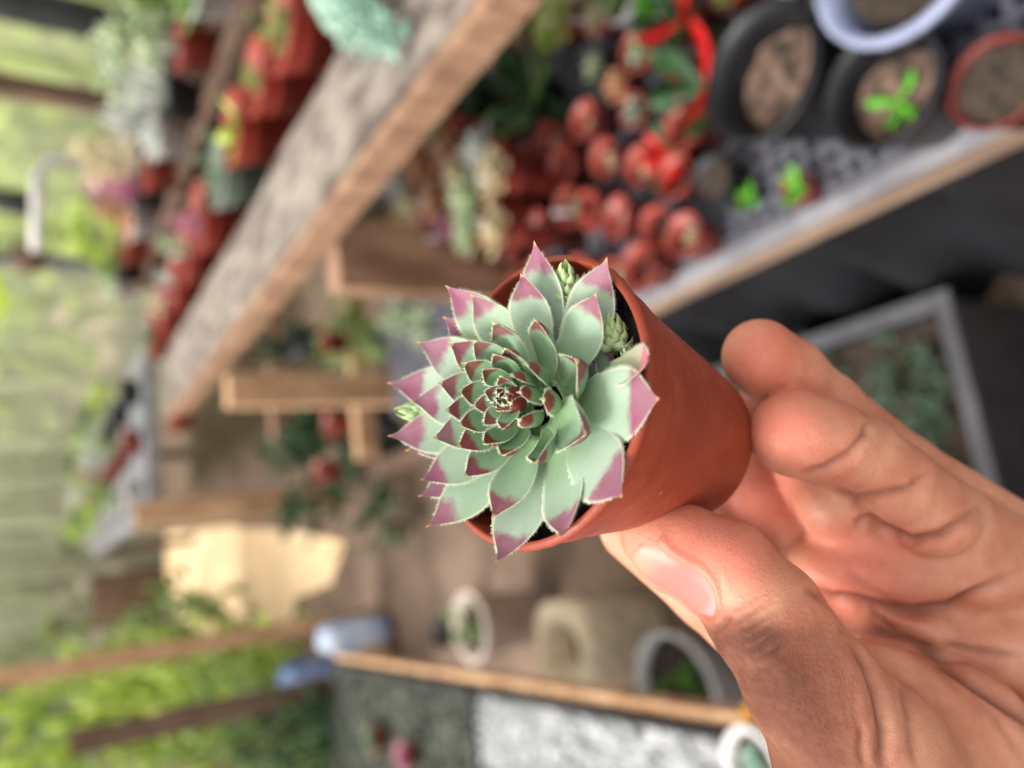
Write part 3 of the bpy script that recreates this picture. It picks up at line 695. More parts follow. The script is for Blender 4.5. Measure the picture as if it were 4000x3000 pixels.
mb.build('crate_rim', simple('crate_rim_grey', srgb(84, 84, 90), srgb(66, 66, 72), 10, .5), e)
mb = MB(); mb.box((x0+t, y0+t, .0203), (x1-t, y1-t, .22)); mb.build('soil', M_SOILB, e)
for i in range(9):
    px_, py_ = x0+.065+(i % 3)*.11, y0+.11+(i//3)*.185
    s_ = empty('crate_plant', (px_, py_, .221), 'dull green low plant growing in the grey crate, %s row, %s' % (('near', 'middle', 'far')[i//3], ('aisle side', 'centre', 'bench side')[i % 3]), 'plant', 'plants in the grey crate')
    inst('foliage', bush_mesh('dim', 150, .26, 70+i % 3), s_, (0, 0, 0), (.06, .08, .03), rng.uniform(0, 6))
    inst('stem', cached('stem', None), s_, (0, 0, .01))
p = on_z(2665, 1290, .12); mb = MB(); mb.lathe((p[0], p[1], 0), [(0, .003), (.045, 0), (.06, .13), (.055, .13), (.042, .02), (0, .02)], 20)
tag(mb.build('blue_bucket', M_BLUE, None, True, origin=(p[0], p[1], 0)), 'small blue bucket on the floor behind the held pot', 'bucket')
M_SUN_PATCH = simple('painted_sunlight', srgb(244, 214, 178), srgb(226, 190, 150), 2.2, .95, .4, 30)  # pale colour painted in for sunlight on the far floor
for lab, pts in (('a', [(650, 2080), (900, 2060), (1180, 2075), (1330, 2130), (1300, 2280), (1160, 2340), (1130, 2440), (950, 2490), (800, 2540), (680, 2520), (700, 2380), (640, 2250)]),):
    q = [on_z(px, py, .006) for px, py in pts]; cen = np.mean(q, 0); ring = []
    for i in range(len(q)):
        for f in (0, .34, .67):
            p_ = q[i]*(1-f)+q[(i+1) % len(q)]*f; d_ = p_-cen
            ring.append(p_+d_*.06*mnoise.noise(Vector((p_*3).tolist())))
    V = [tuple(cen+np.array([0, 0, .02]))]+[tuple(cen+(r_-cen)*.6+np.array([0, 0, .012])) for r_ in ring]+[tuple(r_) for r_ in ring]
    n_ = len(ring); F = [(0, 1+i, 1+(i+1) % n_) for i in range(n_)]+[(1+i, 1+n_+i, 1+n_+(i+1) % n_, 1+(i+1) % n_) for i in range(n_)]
    tag(put('sunlit_patch', V, F, M_SUN_PATCH, None, True), kind='structure')
p = on_z(620, 2320, .0); mb = MB()
mb.lathe((p[0], p[1]-.4, 0), [(.36, 0), (.34, .2), (.33, .75), (.30, .8), (0, .81)], 22)
tag(mb.build('tree_stump', M_WOODD, None, True, origin=(p[0], p[1], 0)), 'dark round stump at the far end of the aisle', 'stump')

# ================================================================== the potted houseleek
RIM_C = P(2061.3, 1552.3, 0.1426)
BASE_C = P(2685.3, 1737.4, 0.1757)
AX = RIM_C - BASE_C; POT_H = float(np.linalg.norm(AX)); AX = AX/POT_H      # pot axis, upwards
EU = CX - AX*np.dot(CX, AX); EU /= np.linalg.norm(EU)                      # roughly picture right
EV = np.cross(AX, EU)
POT_R, POT_B = 0.0275, 0.0172

def terracotta():
    m, nt, b = new_mat('terracotta_plastic')
    tc = nt.nodes.new('ShaderNodeTexCoord')
    nz = N(nt, 'ShaderNodeTexNoise', Scale=60.0, Detail=6.0, Roughness=0.65); nt.links.new(tc.outputs['Object'], nz.inputs['Vector'])
    c = mix(nt, maprange(nt, nz.outputs[0], 0.3, 0.7), srgb(148, 63, 41), srgb(130, 51, 32))
    sp = N(nt, 'ShaderNodeTexNoise', Scale=420.0, Detail=2.0); nt.links.new(tc.outputs['Object'], sp.inputs['Vector'])
    c = mix(nt, maprange(nt, sp.outputs[0], 0.70, 0.78, 0, 0.4), c, srgb(205, 140, 115))
    du = N(nt, 'ShaderNodeTexNoise', Scale=95.0, Detail=8.0, Roughness=0.75); nt.links.new(tc.outputs['Object'], du.inputs['Vector'])
    c = mix(nt, maprange(nt, du.outputs[0], 0.52, 0.72, 0, 0.22), c, srgb(186, 112, 86))
    c = mix(nt, maprange(nt, du.outputs[0], 0.46, 0.30, 0, 0.22), c, srgb(112, 44, 28))
    nt.links.new(c, b.inputs['Base Color'])
    r = maprange(nt, nz.outputs[0], 0.3, 0.7, 0.42, 0.58); nt.links.new(r, b.inputs['Roughness'])
    b.inputs['Specular IOR Level'].default_value = 0.35
    nb = N(nt, 'ShaderNodeTexNoise', Scale=900.0, Detail=3.0); nt.links.new(tc.outputs['Object'], nb.inputs['Vector'])
    bp = N(nt, 'ShaderNodeBump', Strength=0.12, Distance=0.0004); nt.links.new(nb.outputs[0], bp.inputs['Height'])
    nt.links.new(bp.outputs[0], b.inputs['Normal'])
    return m
M_TERRA = terracotta()
M_SOIL = simple('potting_soil', srgb(38, 32, 27), srgb(14, 12, 10), 900, 0.95, 0.9, 2500)

plant = empty('potted_houseleek', BASE_C, 'small red-brown plastic pot with grey-green purple-tipped rosette, held in the hand', 'potted plant')
def lathe_np(prof, n=96, wob=0.0):
    V, F = [], []
    for i, (r, h) in enumerate(prof):
        for k in range(n):
            t = 2*math.pi*k/n
            rr = r + (wob*(mnoise.noise((math.cos(t)*9, math.sin(t)*9, i*3.1))) if wob else 0)
            V.append(RIM_C + AX*h + (EU*math.cos(t)+EV*math.sin(t))*rr)
    for i in range(len(prof)-1):
        for k in range(n):
            k2 = (k+1) % n
            F.append((i*n+k, i*n+k2, (i+1)*n+k2, (i+1)*n+k))
    return V, F
H = POT_H
prof = [(0.0, -H+0.0012), (POT_B-0.004, -H+0.0012), (POT_B-0.0035, -H), (POT_B-0.0012, -H), (POT_B, -H+0.0012)]
for q in np.linspace(0.05, 0.80, 14):
    prof.append((POT_B+(POT_R-0.0018-POT_B)*q/0.86, -H+H*q))
rb = POT_B+(POT_R-0.0018-POT_B)*0.80/0.86
prof += [(rb+0.0001, -H*0.195), (rb+0.00055, -H*0.190), (rb+0.0007, -H*0.18), (POT_R-0.00075, -0.0016)]
pot = put('pot', *lathe_np(prof), M_TERRA, plant)
# the rim is a separate ring with a thin ragged moulding seam
rimp = [(POT_R-0.00085, -0.0017), (POT_R+0.0001, -0.0017), (POT_R+0.0004, -0.0012), (POT_R+0.0003, -0.0006), (POT_R-0.0003, -0.0002),
        (POT_R-0.0008, 0.0), (POT_R-0.00105, -0.0002), (POT_R-0.0012, -0.0008), (POT_R-0.0018, -0.006), (POT_R-0.0034, -0.016)]
V, F = lathe_np(rimp, 160)
V = np.array(V)
for i in range(160):
    t = 2*math.pi*i/160
    d = 0.00022*max(0, mnoise.noise((math.cos(t)*22, math.sin(t)*22, 1.7)))*2
    for row in (2, 3): V[row*160+i] += (EU*math.cos(t)+EV*math.sin(t))*d*(1 if row == 2 else .6)
put('rim', V, F, M_TERRA, plant)
# soil
V, F = [], []
nr, na = 16, 64
V.append(RIM_C - AX*0.0065)
for i in range(1, nr+1):
    r = (POT_R-0.0024)*i/nr
    for k in range(na):
        t = 2*math.pi*k/na
        p = RIM_C + (EU*math.cos(t)+EV*math.sin(t))*r
        h = -0.0070 + 0.0016*mnoise.noise(Vector(tuple(p*260))) + 0.0008*mnoise.noise(Vector(tuple(p*900)))
        V.append(p + AX*h)
F += [(0, 1+k, 1+(k+1) % na) for k in range(na)]
for i in range(nr-1):
    for k in range(na):
        k2 = (k+1) % na
        F.append((1+i*na+k, 1+(i+1)*na+k, 1+(i+1)*na+k2, 1+i*na+k2))
soil = put('soil', V, F, M_SOIL, plant)
# crumbs on the soil
cb = MB()
for _ in range(420):
    r = (POT_R-0.0035)*math.sqrt(rng.random()); t = rng.uniform(0, 6.283); s = rng.uniform(0.0003, 0.0009)
    c = RIM_C + (EU*math.cos(t)+EV*math.sin(t))*r + AX*(-0.0066)
    vv = [c+np.array([rng.uniform(-s, s) for _ in range(3)])+d*s for d in (EU, -EU, EV, -EV, AX, -AX)]
    cb.add(vv, [(0,2,4),(2,1,4),(1,3,4),(3,0,4),(2,0,5),(1,2,5),(3,1,5),(0,3,5)])
cb.build('soil_crumbs', M_SOIL, soil, kind='stuff')

# ---- leaf material
def leaf_material(name, g_out, g_in, p_out, p_in, edge, t_out=0.70, t_in=0.74):
    m, nt, b = new_mat(name)
    at = N(nt, 'ShaderNodeAttribute', _attribute_name='leaf')
    sx = nt.nodes.new('ShaderNodeSeparateColor'); nt.links.new(at.outputs['Color'], sx.inputs[0])
    t, u, age = sx.outputs[0], sx.outputs[1], sx.outputs[2]
    al = at.outputs['Alpha']
    tc = nt.nodes.new('ShaderNodeTexCoord')
    nz = N(nt, 'ShaderNodeTexNoise', Scale=330.0, Detail=4.0, Roughness=0.6); nt.links.new(tc.outputs['Object'], nz.inputs['Vector'])
    nz2 = N(nt, 'ShaderNodeTexNoise', Scale=140.0, Detail=3.0, Roughness=0.5); nt.links.new(tc.outputs['Object'], nz2.inputs['Vector'])
    nf = N(nt, 'ShaderNodeTexNoise', Scale=2200.0, Detail=3.0, Roughness=0.7); nt.links.new(tc.outputs['Object'], nf.inputs['Vector'])
    green = mix(nt, age, g_in, g_out)
    g2 = mix(nt, maprange(nt, nz2.outputs[0], 0.35, 0.68, 0, 0.5), green, mix(nt, 0.5, green, srgb(186, 204, 190)))
    # base of each leaf is fresher green
    g3 = mix(nt, maprange(nt, t, 0.55, 0.05, 0, 0.55), g2, srgb(140, 178, 112))
    g3 = mix(nt, maprange(nt, nf.outputs[0], 0.6, 0.75, 0, 0.18), g3, srgb(215, 228, 220))
    oi = nt.nodes.new('ShaderNodeObjectInfo')
    g3 = mix(nt, math_(nt, 'MULTIPLY', oi.outputs['Random'], 0.38), g3, srgb(118, 150, 110))
    bl = N(nt, 'ShaderNodeTexNoise', Scale=760.0, Detail=2.0); nt.links.new(tc.outputs['Object'], bl.inputs['Vector'])
    g3 = mix(nt, maprange(nt, bl.outputs[0], 0.70, 0.78, 0, 0.5), g3, srgb(98, 104, 82))
    pur = mix(nt, age, p_in, p_out)
    pur = mix(nt, math_(nt, 'MULTIPLY', oi.outputs['Random'], 0.35), pur, mix(nt, age, srgb(140, 40, 50), srgb(152, 88, 112)))
    pur = mix(nt, maprange(nt, nf.outputs[0], 0.62, 0.72, 0, 0.4), pur, mix(nt, 0.5, pur, srgb(235, 190, 200)))
    # ragged patch border, per-leaf threshold in the alpha channel
    v = math_(nt, 'ADD', t, math_(nt, 'MULTIPLY', math_(nt, 'SUBTRACT', nz.outputs[0], 0.5), 0.17))
    v = math_(nt, 'SUBTRACT', v, al)
    patch = maprange(nt, v, -0.035, 0.055)
    c = mix(nt, math_(nt, 'MULTIPLY', patch, maprange(nt, nz2.outputs[0], 0.2, 0.75, 1.0, 0.8)), g3, pur)
    em = math_(nt, 'MULTIPLY', maprange(nt, u, 0.86, 0.98), maprange(nt, t, 0.25, 0.5, 0.15, 0.6))
    c = mix(nt, em, c, mix(nt, math_(nt, 'MULTIPLY', patch, age), edge, mix(nt, 0.35, edge, p_out)))
    tipv = math_(nt, 'SUBTRACT', t, math_(nt, 'MULTIPLY', age, 0.065))
    c = mix(nt, maprange(nt, tipv, 0.888, 0.925), c, mix(nt, age, srgb(206, 208, 160), srgb(196, 144, 92)))
    nt.links.new(c, b.inputs['Base Color'])
    b.inputs['Roughness'].default_value = 0.52
    b.inputs['Specular IOR Level'].default_value = 0.35
    b.inputs['Subsurface Weight'].default_value = 0.0
    b.inputs['Subsurface Radius'].default_value = (0.6, 1.0, 0.4)
    b.inputs['Subsurface Scale'].default_value = 0.0012
    bp = N(nt, 'ShaderNodeBump', Strength=0.35, Distance=0.00012); nt.links.new(nf.outputs[0], bp.inputs['Height'])
    bp2 = N(nt, 'ShaderNodeBump', Strength=0.35, Distance=0.0005); nt.links.new(nz2.outputs[0], bp2.inputs['Height'])
    nt.links.new(bp.outputs[0], bp2.inputs['Normal'])
    nt.links.new(bp2.outputs[0], b.inputs['Normal'])
    return m
M_LEAF = leaf_material('houseleek_leaf', srgb(150, 170, 152), srgb(96, 138, 92), srgb(130, 60, 94), srgb(100, 20, 32), srgb(214, 220, 184))
M_PUP = leaf_material('offset_leaf', srgb(166, 192, 150), srgb(170, 200, 128), srgb(170, 150, 110), srgb(150, 170, 90), srgb(214, 226, 176))
M_DEAD = leaf_material('withered_leaf', srgb(176, 160, 140), srgb(160, 140, 120), srgb(186, 108, 122), srgb(170, 90, 100), srgb(220, 190, 190))
M_CILIA = simple('leaf_hairs', srgb(206, 214, 196), srgb(190, 202, 176), 300, 0.5)

WT = np.array([0, .12, .3, .48, .62, .72, .80, .86, .91, .945, .97, 1.0])
WW = np.array([.50, .60, .82, .98, 1.0, .88, .66, .43, .235, .12, .065, .012])
def wprof(t):
    tt = np.linspace(0, 1, 201); ww = np.interp(tt, WT, WW)
    k = np.ones(9)/9; ws = np.convolve(np.pad(ww, 4, mode='edge'), k, 'valid'); ws[-6:] = ww[-6:]
    return np.interp(t, tt, ws)

def leaf_mesh(B, T, width, upv, age, cup=0.25, bow=0.14, thick=0.15, roll=0.0, thr=0.74, fold=0.0, tipup=0.06, nt_=26, asym=0.0):
    """B base, T tip (metres), upv roughly the normal of the upper face. Returns verts, faces, attr, margin curves"""
    B, T = np.asarray(B), np.asarray(T)
    L = np.linalg.norm(T-B); d = (T-B)/L
    n0 = upv - d*np.dot(upv, d); n0 /= np.linalg.norm(n0)
    s0 = np.cross(d, n0)
    cr, sr = math.cos(roll), math.sin(roll)
    n0, s0 = n0*cr + s0*sr, s0*cr - n0*sr
    M = (B+T)/2 - n0*bow*L*2*0.5*2 + s0*asym*L
    ts = np.concatenate([np.linspace(0, 0.62, 9)[:-1], np.linspace(0.62, 1, nt_-8)])
    us_t = np.array([-1, -.93, -.8, -.55, -.28, 0, .28, .55, .8, .93, 1])
    us_b = np.array([.9, .7, .4, 0, -.4, -.7, -.9])
    V, A = [], []; edgeL, edgeR, eN = [], [], []
    for t in ts:
        p = (1-t)**2*B + 2*t*(1-t)*M + t*t*T
        tg = 2*(1-t)*(M-B) + 2*t*(T-M); tg /= np.linalg.norm(tg)
        n = np.cross(s0, tg); n /= np.linalg.norm(n)
        if np.dot(n, n0) < 0: n = -n
        w = width/2*wprof(t)
        cu = cup*(0.4+0.9*min(1, t/0.75))
        th = thick*width*(0.75+0.5*math.sin(math.pi*min(1, t*1.05)))*min(1, (wprof(t)/0.9))**0.8
        lift = 0.0
        if t > 0.86: lift = tipup*L*((t-0.86)/0.14)**2
        for u in us_t:
            z = cu*w*(u*u + fold*abs(u)) + th*0.30*(1-u**4)
            V.append(p + s0*u*w + n*(z+lift)); A.append((t, abs(u), age, thr))
        for u in us_b:
            z = cu*w*(u*u + fold*abs(u)) - th*(1-abs(u)**2.2)**0.75
            V.append(p + s0*u*w + n*(z+lift)); A.append((t, abs(u)*0.93, age, thr+0.03))
        k = len(V)-len(us_t)-len(us_b)
        edgeL.append(V[k]); edgeR.append(V[k+len(us_t)-1]); eN.append(n)
    m = len(us_t)+len(us_b); F = []
    for i in range(len(ts)-1):
        for k in range(m):
            k2 = (k+1) % m; F.append((i*m+k, i*m+k2, (i+1)*m+k2, (i+1)*m+k))
    F.append(tuple(range(m-1, -1, -1))); F.append(tuple(range((len(ts)-1)*m, len(ts)*m)))
    return np.array(V), F, np.array(A), (ts, np.array(edgeL), np.array(edgeR), np.array(eN), s0)

def cilia_mesh(edges, hair=0.00068, step=0.00036, t0=0.22, t1=0.93):
    ts, eL, eR, eN, s0 = edges
    V, F = [], []
    for E_, sg in ((eL, -1), (eR, 1)):
        keep = [i for i, t in enumerate(ts) if t0 <= t <= t1]
        pts = E_[keep]; nn = eN[keep]
        seg = np.linalg.norm(np.diff(pts, axis=0), axis=1); cum = np.concatenate([[0], np.cumsum(seg)])
        q = 0.0
        while q < cum[-1]:
            i = min(np.searchsorted(cum, q, side='right')-1, len(seg)-1)
            f = (q-cum[i])/max(seg[i], 1e-9)
            p = pts[i]*(1-f)+pts[i+1]*f
            tg = (pts[i+1]-pts[i])/max(seg[i], 1e-9)
            out = s0*sg; out = out - tg*np.dot(out, tg); out /= max(np.linalg.norm(out), 1e-6)
            dr = out + tg*rng.uniform(0.1, 0.75) + nn[i]*rng.uniform(-0.25, 0.45)
            dr /= np.linalg.norm(dr)
            ln = hair*rng.uniform(0.55, 1.15); r = 0.00009
            b0 = p - out*0.00008
            o2 = np.cross(dr, tg); o2 /= max(np.linalg.norm(o2), 1e-6)
            k = len(V)
            V += [b0+tg*r*1.3, b0-tg*r*0.65+o2*r, b0-tg*r*0.65-o2*r, b0+dr*ln]
            F += [(k, k+1, k+3), (k+1, k+2, k+3), (k+2, k, k+3)]
            q += step*rng.uniform(0.7, 1.3)
    return V, F

def local(p):
    q = np.asarray(p)-RIM_C
    return np.array([np.dot(q, EU), np.dot(q, EV), np.dot(q, AX)])
def wpt(x, y, h): return RIM_C + EU*x + EV*y + AX*h

# the rosette axis leans off the pot axis
PU, PV, PA = EU, EV, AX
AX = -0.56*CX + 0.12*CY - 0.82*FW; AX /= np.linalg.norm(AX)
EU = CX - AX*np.dot(CX, AX); EU /= np.linalg.norm(EU)
EV = np.cross(AX, EU)
RC = P(1962, 1555, 0.1330) - AX*0.0105
def dome(r):        # height of a leaf tip along the rosette axis at radius r (metres)
    return np.interp(r, [0, .004, .008, .012, .016, .020, .024, .028, .034], [.0100, .0116, .0118, .0108, .0092, .0076, .0060, .0046, .0030])
def tip_from_pixel(px, py, dh=0.0, clear=True):
    r = ray(px, py)
    ts = np.linspace(0.105, 0.175, 1400)
    p = CAM + r[None, :]*ts[:, None]; q = p-RC
    rad = np.hypot(q@EU, q@EV); g = q@AX - dome(rad) - dh
    i = np.where(g < 0)[0]
    i = i[0] if len(i) else len(ts)-1
    if clear:                                  # outer tips lie on or over the pot rim, never through it
        w = p-RIM_C; hp = w@PA; rp = np.hypot(w@PU, w@PV)
        while i > 0 and rp[i] > 0.0225 and hp[i] < 0.0030: i -= 1
    return p[i], float(rad[i])
# picture position of every leaf tip, then optional overrides
TIPS = [
 (1742,1113,{}), (1838,1146,{}), (2086,940,dict(w=.0098, tipup=0)), (2037,1063,{}), (1731,1236,dict(dh=-.003)), (1628,1334,{}), (1750,1336,{}),
 (1840,1325,{}), (1920,1251,{}), (2086,1240,{}), (1967,1357,{}), (1921,1381,{}), (2042,1421,{}), (1800,1415,{}), (1878,1441,{}),
 (1950,1466,{}), (1988,1471,{}), (1516,1497,{}), (1706,1493,{}), (1603,1564,{}), (1731,1602,{}), (1786,1525,{}), (1885,1525,{}),
 (1840,1586,{}), (1936,1516,{}), (1930,1559,{}), (1920,1583,{}), (1936,1604,{}), (2015,1532,{}), (1965,1545,{}), (1974,1581,{}),
 (2014,1635,{}), (1784,1659,{}), (1883,1664,{}), (1958,1680,{}), (1518,1707,{}), (1686,1713,{}), (1780,1751,{}), (1882,1736,{}),
 (1956,1782,{}), (2082,1812,dict(fold=.3, cup=.4)), (1585,1762,dict(dh=-.003)), (1643,1881,{}), (1636,1946,dict(dh=-.0025)), (1807,1867,{}), (1920,2027,{}),
 (1667,2065,{}), (1942,2210,dict(w=.0106)), (2199,2112,dict(w=.0098)), (2430,1942,dict(w=.0122, cup=.06, bow=.05, thr=.69, tipup=0)), (2575,1557,dict(w=.0128, cup=.06, bow=.04, thr=.68, tipup=0)),
 (2289,1700,dict(fold=.3, cup=.4, w=.0098)), (2108,1557,{}), (2371,1005,dict(w=.0100, tipup=0)), (2331,1142,{}), (2250,1397,dict(fold=.3, cup=.4, w=.0082)),
]
n_leaf = 0
def add_leaf(B, T, width, upv, age, mat=M_LEAF, name='leaf', parent=plant, hair=0.00068, cil=True, **k):
    V, F, A, E_ = leaf_mesh(B, T, width, upv, age, **k)
    o = put(name, V, F, mat, parent, attr={'leaf': A})
    if cil and parent is plant:
        cv, cf = cilia_mesh(E_, hair)
        put('leaf_hairs', cv, cf, M_CILIA, o, kind='stuff')
    elif cil:
        return o, cilia_mesh(E_, hair, step=0.00045)
    return o
for px, py, ov in TIPS:
    T, rad = tip_from_pixel(px, py, ov.get('dh', 0))
    q = T-RC; az = math.atan2(np.dot(q, EV), np.dot(q, EU))
    rad_dir = EU*math.cos(az)+EV*math.sin(az)
    hT = np.dot(q, AX)
    k = min(1.0, rad/0.028)                                   # 0 inner, 1 outer
    hb = 0.0066 - 0.0095*k + ov.get('dh', 0)*0.6
    if math.cos(az) > 0.15 and 0.12 < k < .55: hb -= 0.0045*min(1, (math.cos(az)-.15)/.4)
    B = RC + rad_dir*(0.0012+0.0045*min(1, k*1.3)) + AX*hb
    if k < .22 and not (math.cos(az) > .15 and k > .12): B = RC - rad_dir*0.0004 + AX*0.0066
    w = ov.get('w', 0.0024+0.0076*k)
    upv = AX*(0.35+0.65*k) - rad_dir*(1.0-0.55*k)
    age = float(np.clip((k-0.38)/0.55, 0, 1))
    add_leaf(B, T, w, upv, age, cup=ov.get('cup', 0.34-0.14*k), bow=ov.get('bow', 0.16-0.07*k), thick=0.17-0.05*k,
             roll=rng.uniform(-.16, .16), thr=ov.get('thr', 0.655+rng.uniform(-.03, .03)+0.105*k), fold=ov.get('fold', rng.uniform(0, .3)*(1-k*.5)),
             tipup=ov.get('tipup', rng.uniform(0.01, 0.045)*k), asym=rng.uniform(-.03, .03))
# the tight heart of the rosette
for i in range(6):
    az = i*2.39996; r = 0.0007+0.0002*i
    rd = EU*math.cos(az)+EV*math.sin(az)
    B = RC + rd*0.0008 + AX*0.003; T = RC + rd*r + AX*(0.0112-0.0001*i)
    add_leaf(B, T, 0.0026+0.0001*i, -rd+AX*0.2, 0.0, cup=.3, bow=.10, thick=.22, thr=.45)
# lower leaves that fill in under the visible ones
for i in range(16):
    az = i*2.39996+0.7; r = rng.uniform(.013, .019)
    rd = EU*math.cos(az)+EV*math.sin(az)
    B = RC + rd*0.004 - AX*0.006; T = RC + rd*r + AX*(-0.0020)
    add_leaf(B, T, 0.0085, AX*0.9-rd*.4, 0.9, cup=.15, bow=.07, cil=False, thr=.8)
# the withered leaf over the rim
T = tip_from_pixel(2548, 1402, -.004)[0]; B = P(2370, 1450, .1345)
q = T-B
add_leaf(B, T, 0.0075, -FW+CY*.25, 1.0, mat=M_DEAD, name='withered_leaf', cup=.2, bow=.05, thick=.06, thr=.66, fold=.1)
# offsets
def pup(center, axis, R, n, name, lab):
    a = np.asarray(axis)/np.linalg.norm(axis); u = np.cross(a, EU); u /= np.linalg.norm(u); v = np.cross(a, u)
    first = None
    stem = MB(); stem.tube([center-a*R*.5, center+a*R*0.35], [R*.16, R*.28], 10)
    so = stem.build(name, M_PUP, plant, True)
    so['label'] = lab
    for i in range(n):
        f = i/(n-1); az = i*2.39996
        rd = u*math.cos(az)+v*math.sin(az)
        B = center + rd*R*0.16*f + a*R*(0.35-0.5*f); T = center + rd*R*(0.10+0.62*f) + a*R*(1.55-1.15*f)
        Vv, Ff, A, E_ = leaf_mesh(B, T, R*(0.34+0.30*f), a*(.25+.5*f)-rd*(1-.5*f), f*.7, cup=.35, bow=.13, thick=.2, thr=.93-.04*f)
        o = put('leaf', Vv, Ff, M_PUP, so, attr={'leaf': A})
pup(P(2402, 1352, 0.1380), CY*0.8-CX*.12-FW*.45, 0.0047, 24, 'offset_rosette', 'fresh green conical offset rosette beside the rim')
pup(P(2215, 1150, 0.1440), CY*.7-CX*.1-FW*.5, 0.0048, 18, 'offset_rosette', 'pale offset rosette between two upper leaves')
pup(P(1668, 1606, 0.1600), -CX*.85-FW*.3, 0.0046, 18, 'offset_rosette', 'pale yellow-green offset rosette behind the main one')
pup(P(2462, 1385, 0.1345), CY*.3-CX*.3-FW*.8, 0.0026, 10, 'offset_rosette', 'tiny green offset at the rim')
# a few dry bits
db = MB()
for px, py in ((1850, 1985), (2120, 2080), (2290, 1900), (1880, 2010)):
    c = tip_from_pixel(px, py, -0.014, False)[0]
    d = np.array([rng.uniform(-1, 1) for _ in range(3)]); d = d/np.linalg.norm(d)*0.0016
    db.tube([c-d, c+AX*.0004, c+d], [0.00012, 0.00035, 0.0001], 6)
db.build('dry_leaf_scraps', simple('dry_scrap', srgb(150, 96, 60), srgb(100, 60, 40), 400, .8), soil, kind='stuff')
# ================================================================== the hand
def c3(px, py, d):                       # picture position + depth (mm) -> camera-frame millimetres
    return np.array([(px-2000)/FPX*d, (py-1500)/FPX*d, d], np.float32)
GH = 0.85
G0 = np.array([8.0, -26.0, 118.0], np.float32); G1 = np.array([152.0, 128.0, 222.0], np.float32)
dims = ((G1-G0)/GH).astype(int)
gx = (G0[0]+GH*np.arange(dims[0], dtype=np.float32))[:, None, None]
gy = (G0[1]+GH*np.arange(dims[1], dtype=np.float32))[None, :, None]
gz = (G0[2]+GH*np.arange(dims[2], dtype=np.float32))[None, None, :]
def cap(a, ra, b, rb):
    ba = b-a; L2 = float(ba@ba)
    h = np.clip(((gx-a[0])*ba[0]+(gy-a[1])*ba[1]+(gz-a[2])*ba[2])/L2, 0, 1)
    return np.sqrt((gx-a[0]-h*ba[0])**2+(gy-a[1]-h*ba[1])**2+(gz-a[2]-h*ba[2])**2) - (ra+(rb-ra)*h)
def ell(c, r, k=None):
    q = np.sqrt(((gx-c[0])/r[0])**2+((gy-c[1])/r[1])**2+((gz-c[2])/r[2])**2)
    return (q-1)*min(r)
def smin(a, b, k):
    h = np.clip(0.5+0.5*(b-a)/k, 0, 1)
    return b+(a-b)*h-k*h*(1-h)
def chain(pts, k=2.0):
    d = None
    for (a, ra), (b, rb) in zip(pts[:-1], pts[1:]):
        e = cap(a, ra, b, rb); d = e if d is None else smin(d, e, k)
    return d
pinky = chain([(c3(2968, 1392, 170), 8.3), (c3(3080, 1470, 173), 8.2), (c3(3230, 1590, 179), 7.7), (c3(3520, 1830, 190), 8.6), (c3(3900, 2080, 194), 10.0)])
ring = chain([(c3(3108, 1690, 163), 9.0), (c3(3230, 1730, 164), 9.2), (c3(3380, 1800, 167), 8.7), (c3(3480, 1885, 168), 9.3), (c3(3590, 1965, 172), 9.2), (c3(3800, 2120, 184), 11.5)], 1.5)
ring = smin(ring, ell(c3(3110, 1700, 161), (9.0, 8.0, 8.0)), 3)
ring = smin(ring, ell(c3(3650, 2045, 168), (9, 7.2, 7.5)), 2.5)
ring = smin(ring, ell(c3(3440, 1880, 164), (6.5, 7.0, 6.0)), 2)
middle = chain([(c3(2850, 1660, 198), 9.0), (c3(2910, 1920, 193), 9.2), (c3(3060, 2090, 196), 10.2), (c3(3420, 2200, 194), 12.0)])
under = chain([(c3(3170, 1800, 186), 9.0), (c3(3270, 1950, 179), 9.4), (c3(3470, 2140, 186), 11.5)])
index = chain([(c3(2480, 2060, 186), 8.6), (c3(2770, 2300, 184), 9.2), (c3(3060, 2560, 186), 10.2), (c3(3350, 2800, 188), 13.0)])
tax = c3(2980, 2425, 148)-c3(2590, 2110, 153); tax /= np.linalg.norm(tax)
tnr = np.array([-0.50, 0.60, -0.62], np.float32); tnr -= tax*(tnr@tax); tnr /= np.linalg.norm(tnr)
twd = np.cross(tax, tnr).astype(np.float32)
thumb = None
for sg in (-1, 1):
    o = lambda k: twd*(sg*k)
    t_ = chain([(c3(2545, 2090, 154)+o(1.6), 5.6), (c3(2650, 2138, 153)+o(3.0), 6.7), (c3(2820, 2218, 151)+o(3.2), 7.5), (c3(2990, 2410, 148)+o(2.2), 9.3), (c3(3165, 2680, 148)+o(1.6), 11.0), (c3(3365, 2970, 150), 15.5), (c3(3740, 3500, 164), 22)], 3)
    thumb = t_ if thumb is None else smin(thumb, t_, 3.0)
palm = cap(c3(3330, 2220, 190), 12.0, c3(3950, 2230, 186), 13.0)
palm = smin(palm, cap(c3(3420, 2290, 190), 14.0, c3(4300, 3000, 190), 20.0), 6)
palm = smin(palm, cap(c3(3950, 2260, 188), 14.0, c3(4500, 2800, 190), 19.0), 6)
palm = smin(palm, ell(c3(3310, 2205, 183), (15.0, 9.0, 11.0)), 6)
palm = smin(palm, ell(c3(3760, 2225, 177), (15.0, 8.5, 10.0)), 5)
palm = smin(palm, cap(c3(3350, 2560, 190), 13.0, c3(4200, 3200, 190), 22.0), 6)
palm = smin(palm, ell(c3(3640, 2480, 180), (15, 6.0, 9.0)), 4)
palm = smin(palm, ell(c3(3950, 2560, 177), (13, 9.0, 9.0)), 4)
thenar = smin(cap(c3(3420, 2700, 164), 11.0, c3(3900, 3150, 170), 22.0), ell(c3(3700, 2860, 166), (17, 15, 15)), 5)
D = smin(palm, ring, 2.5)
D = smin(D, under, 3.0)
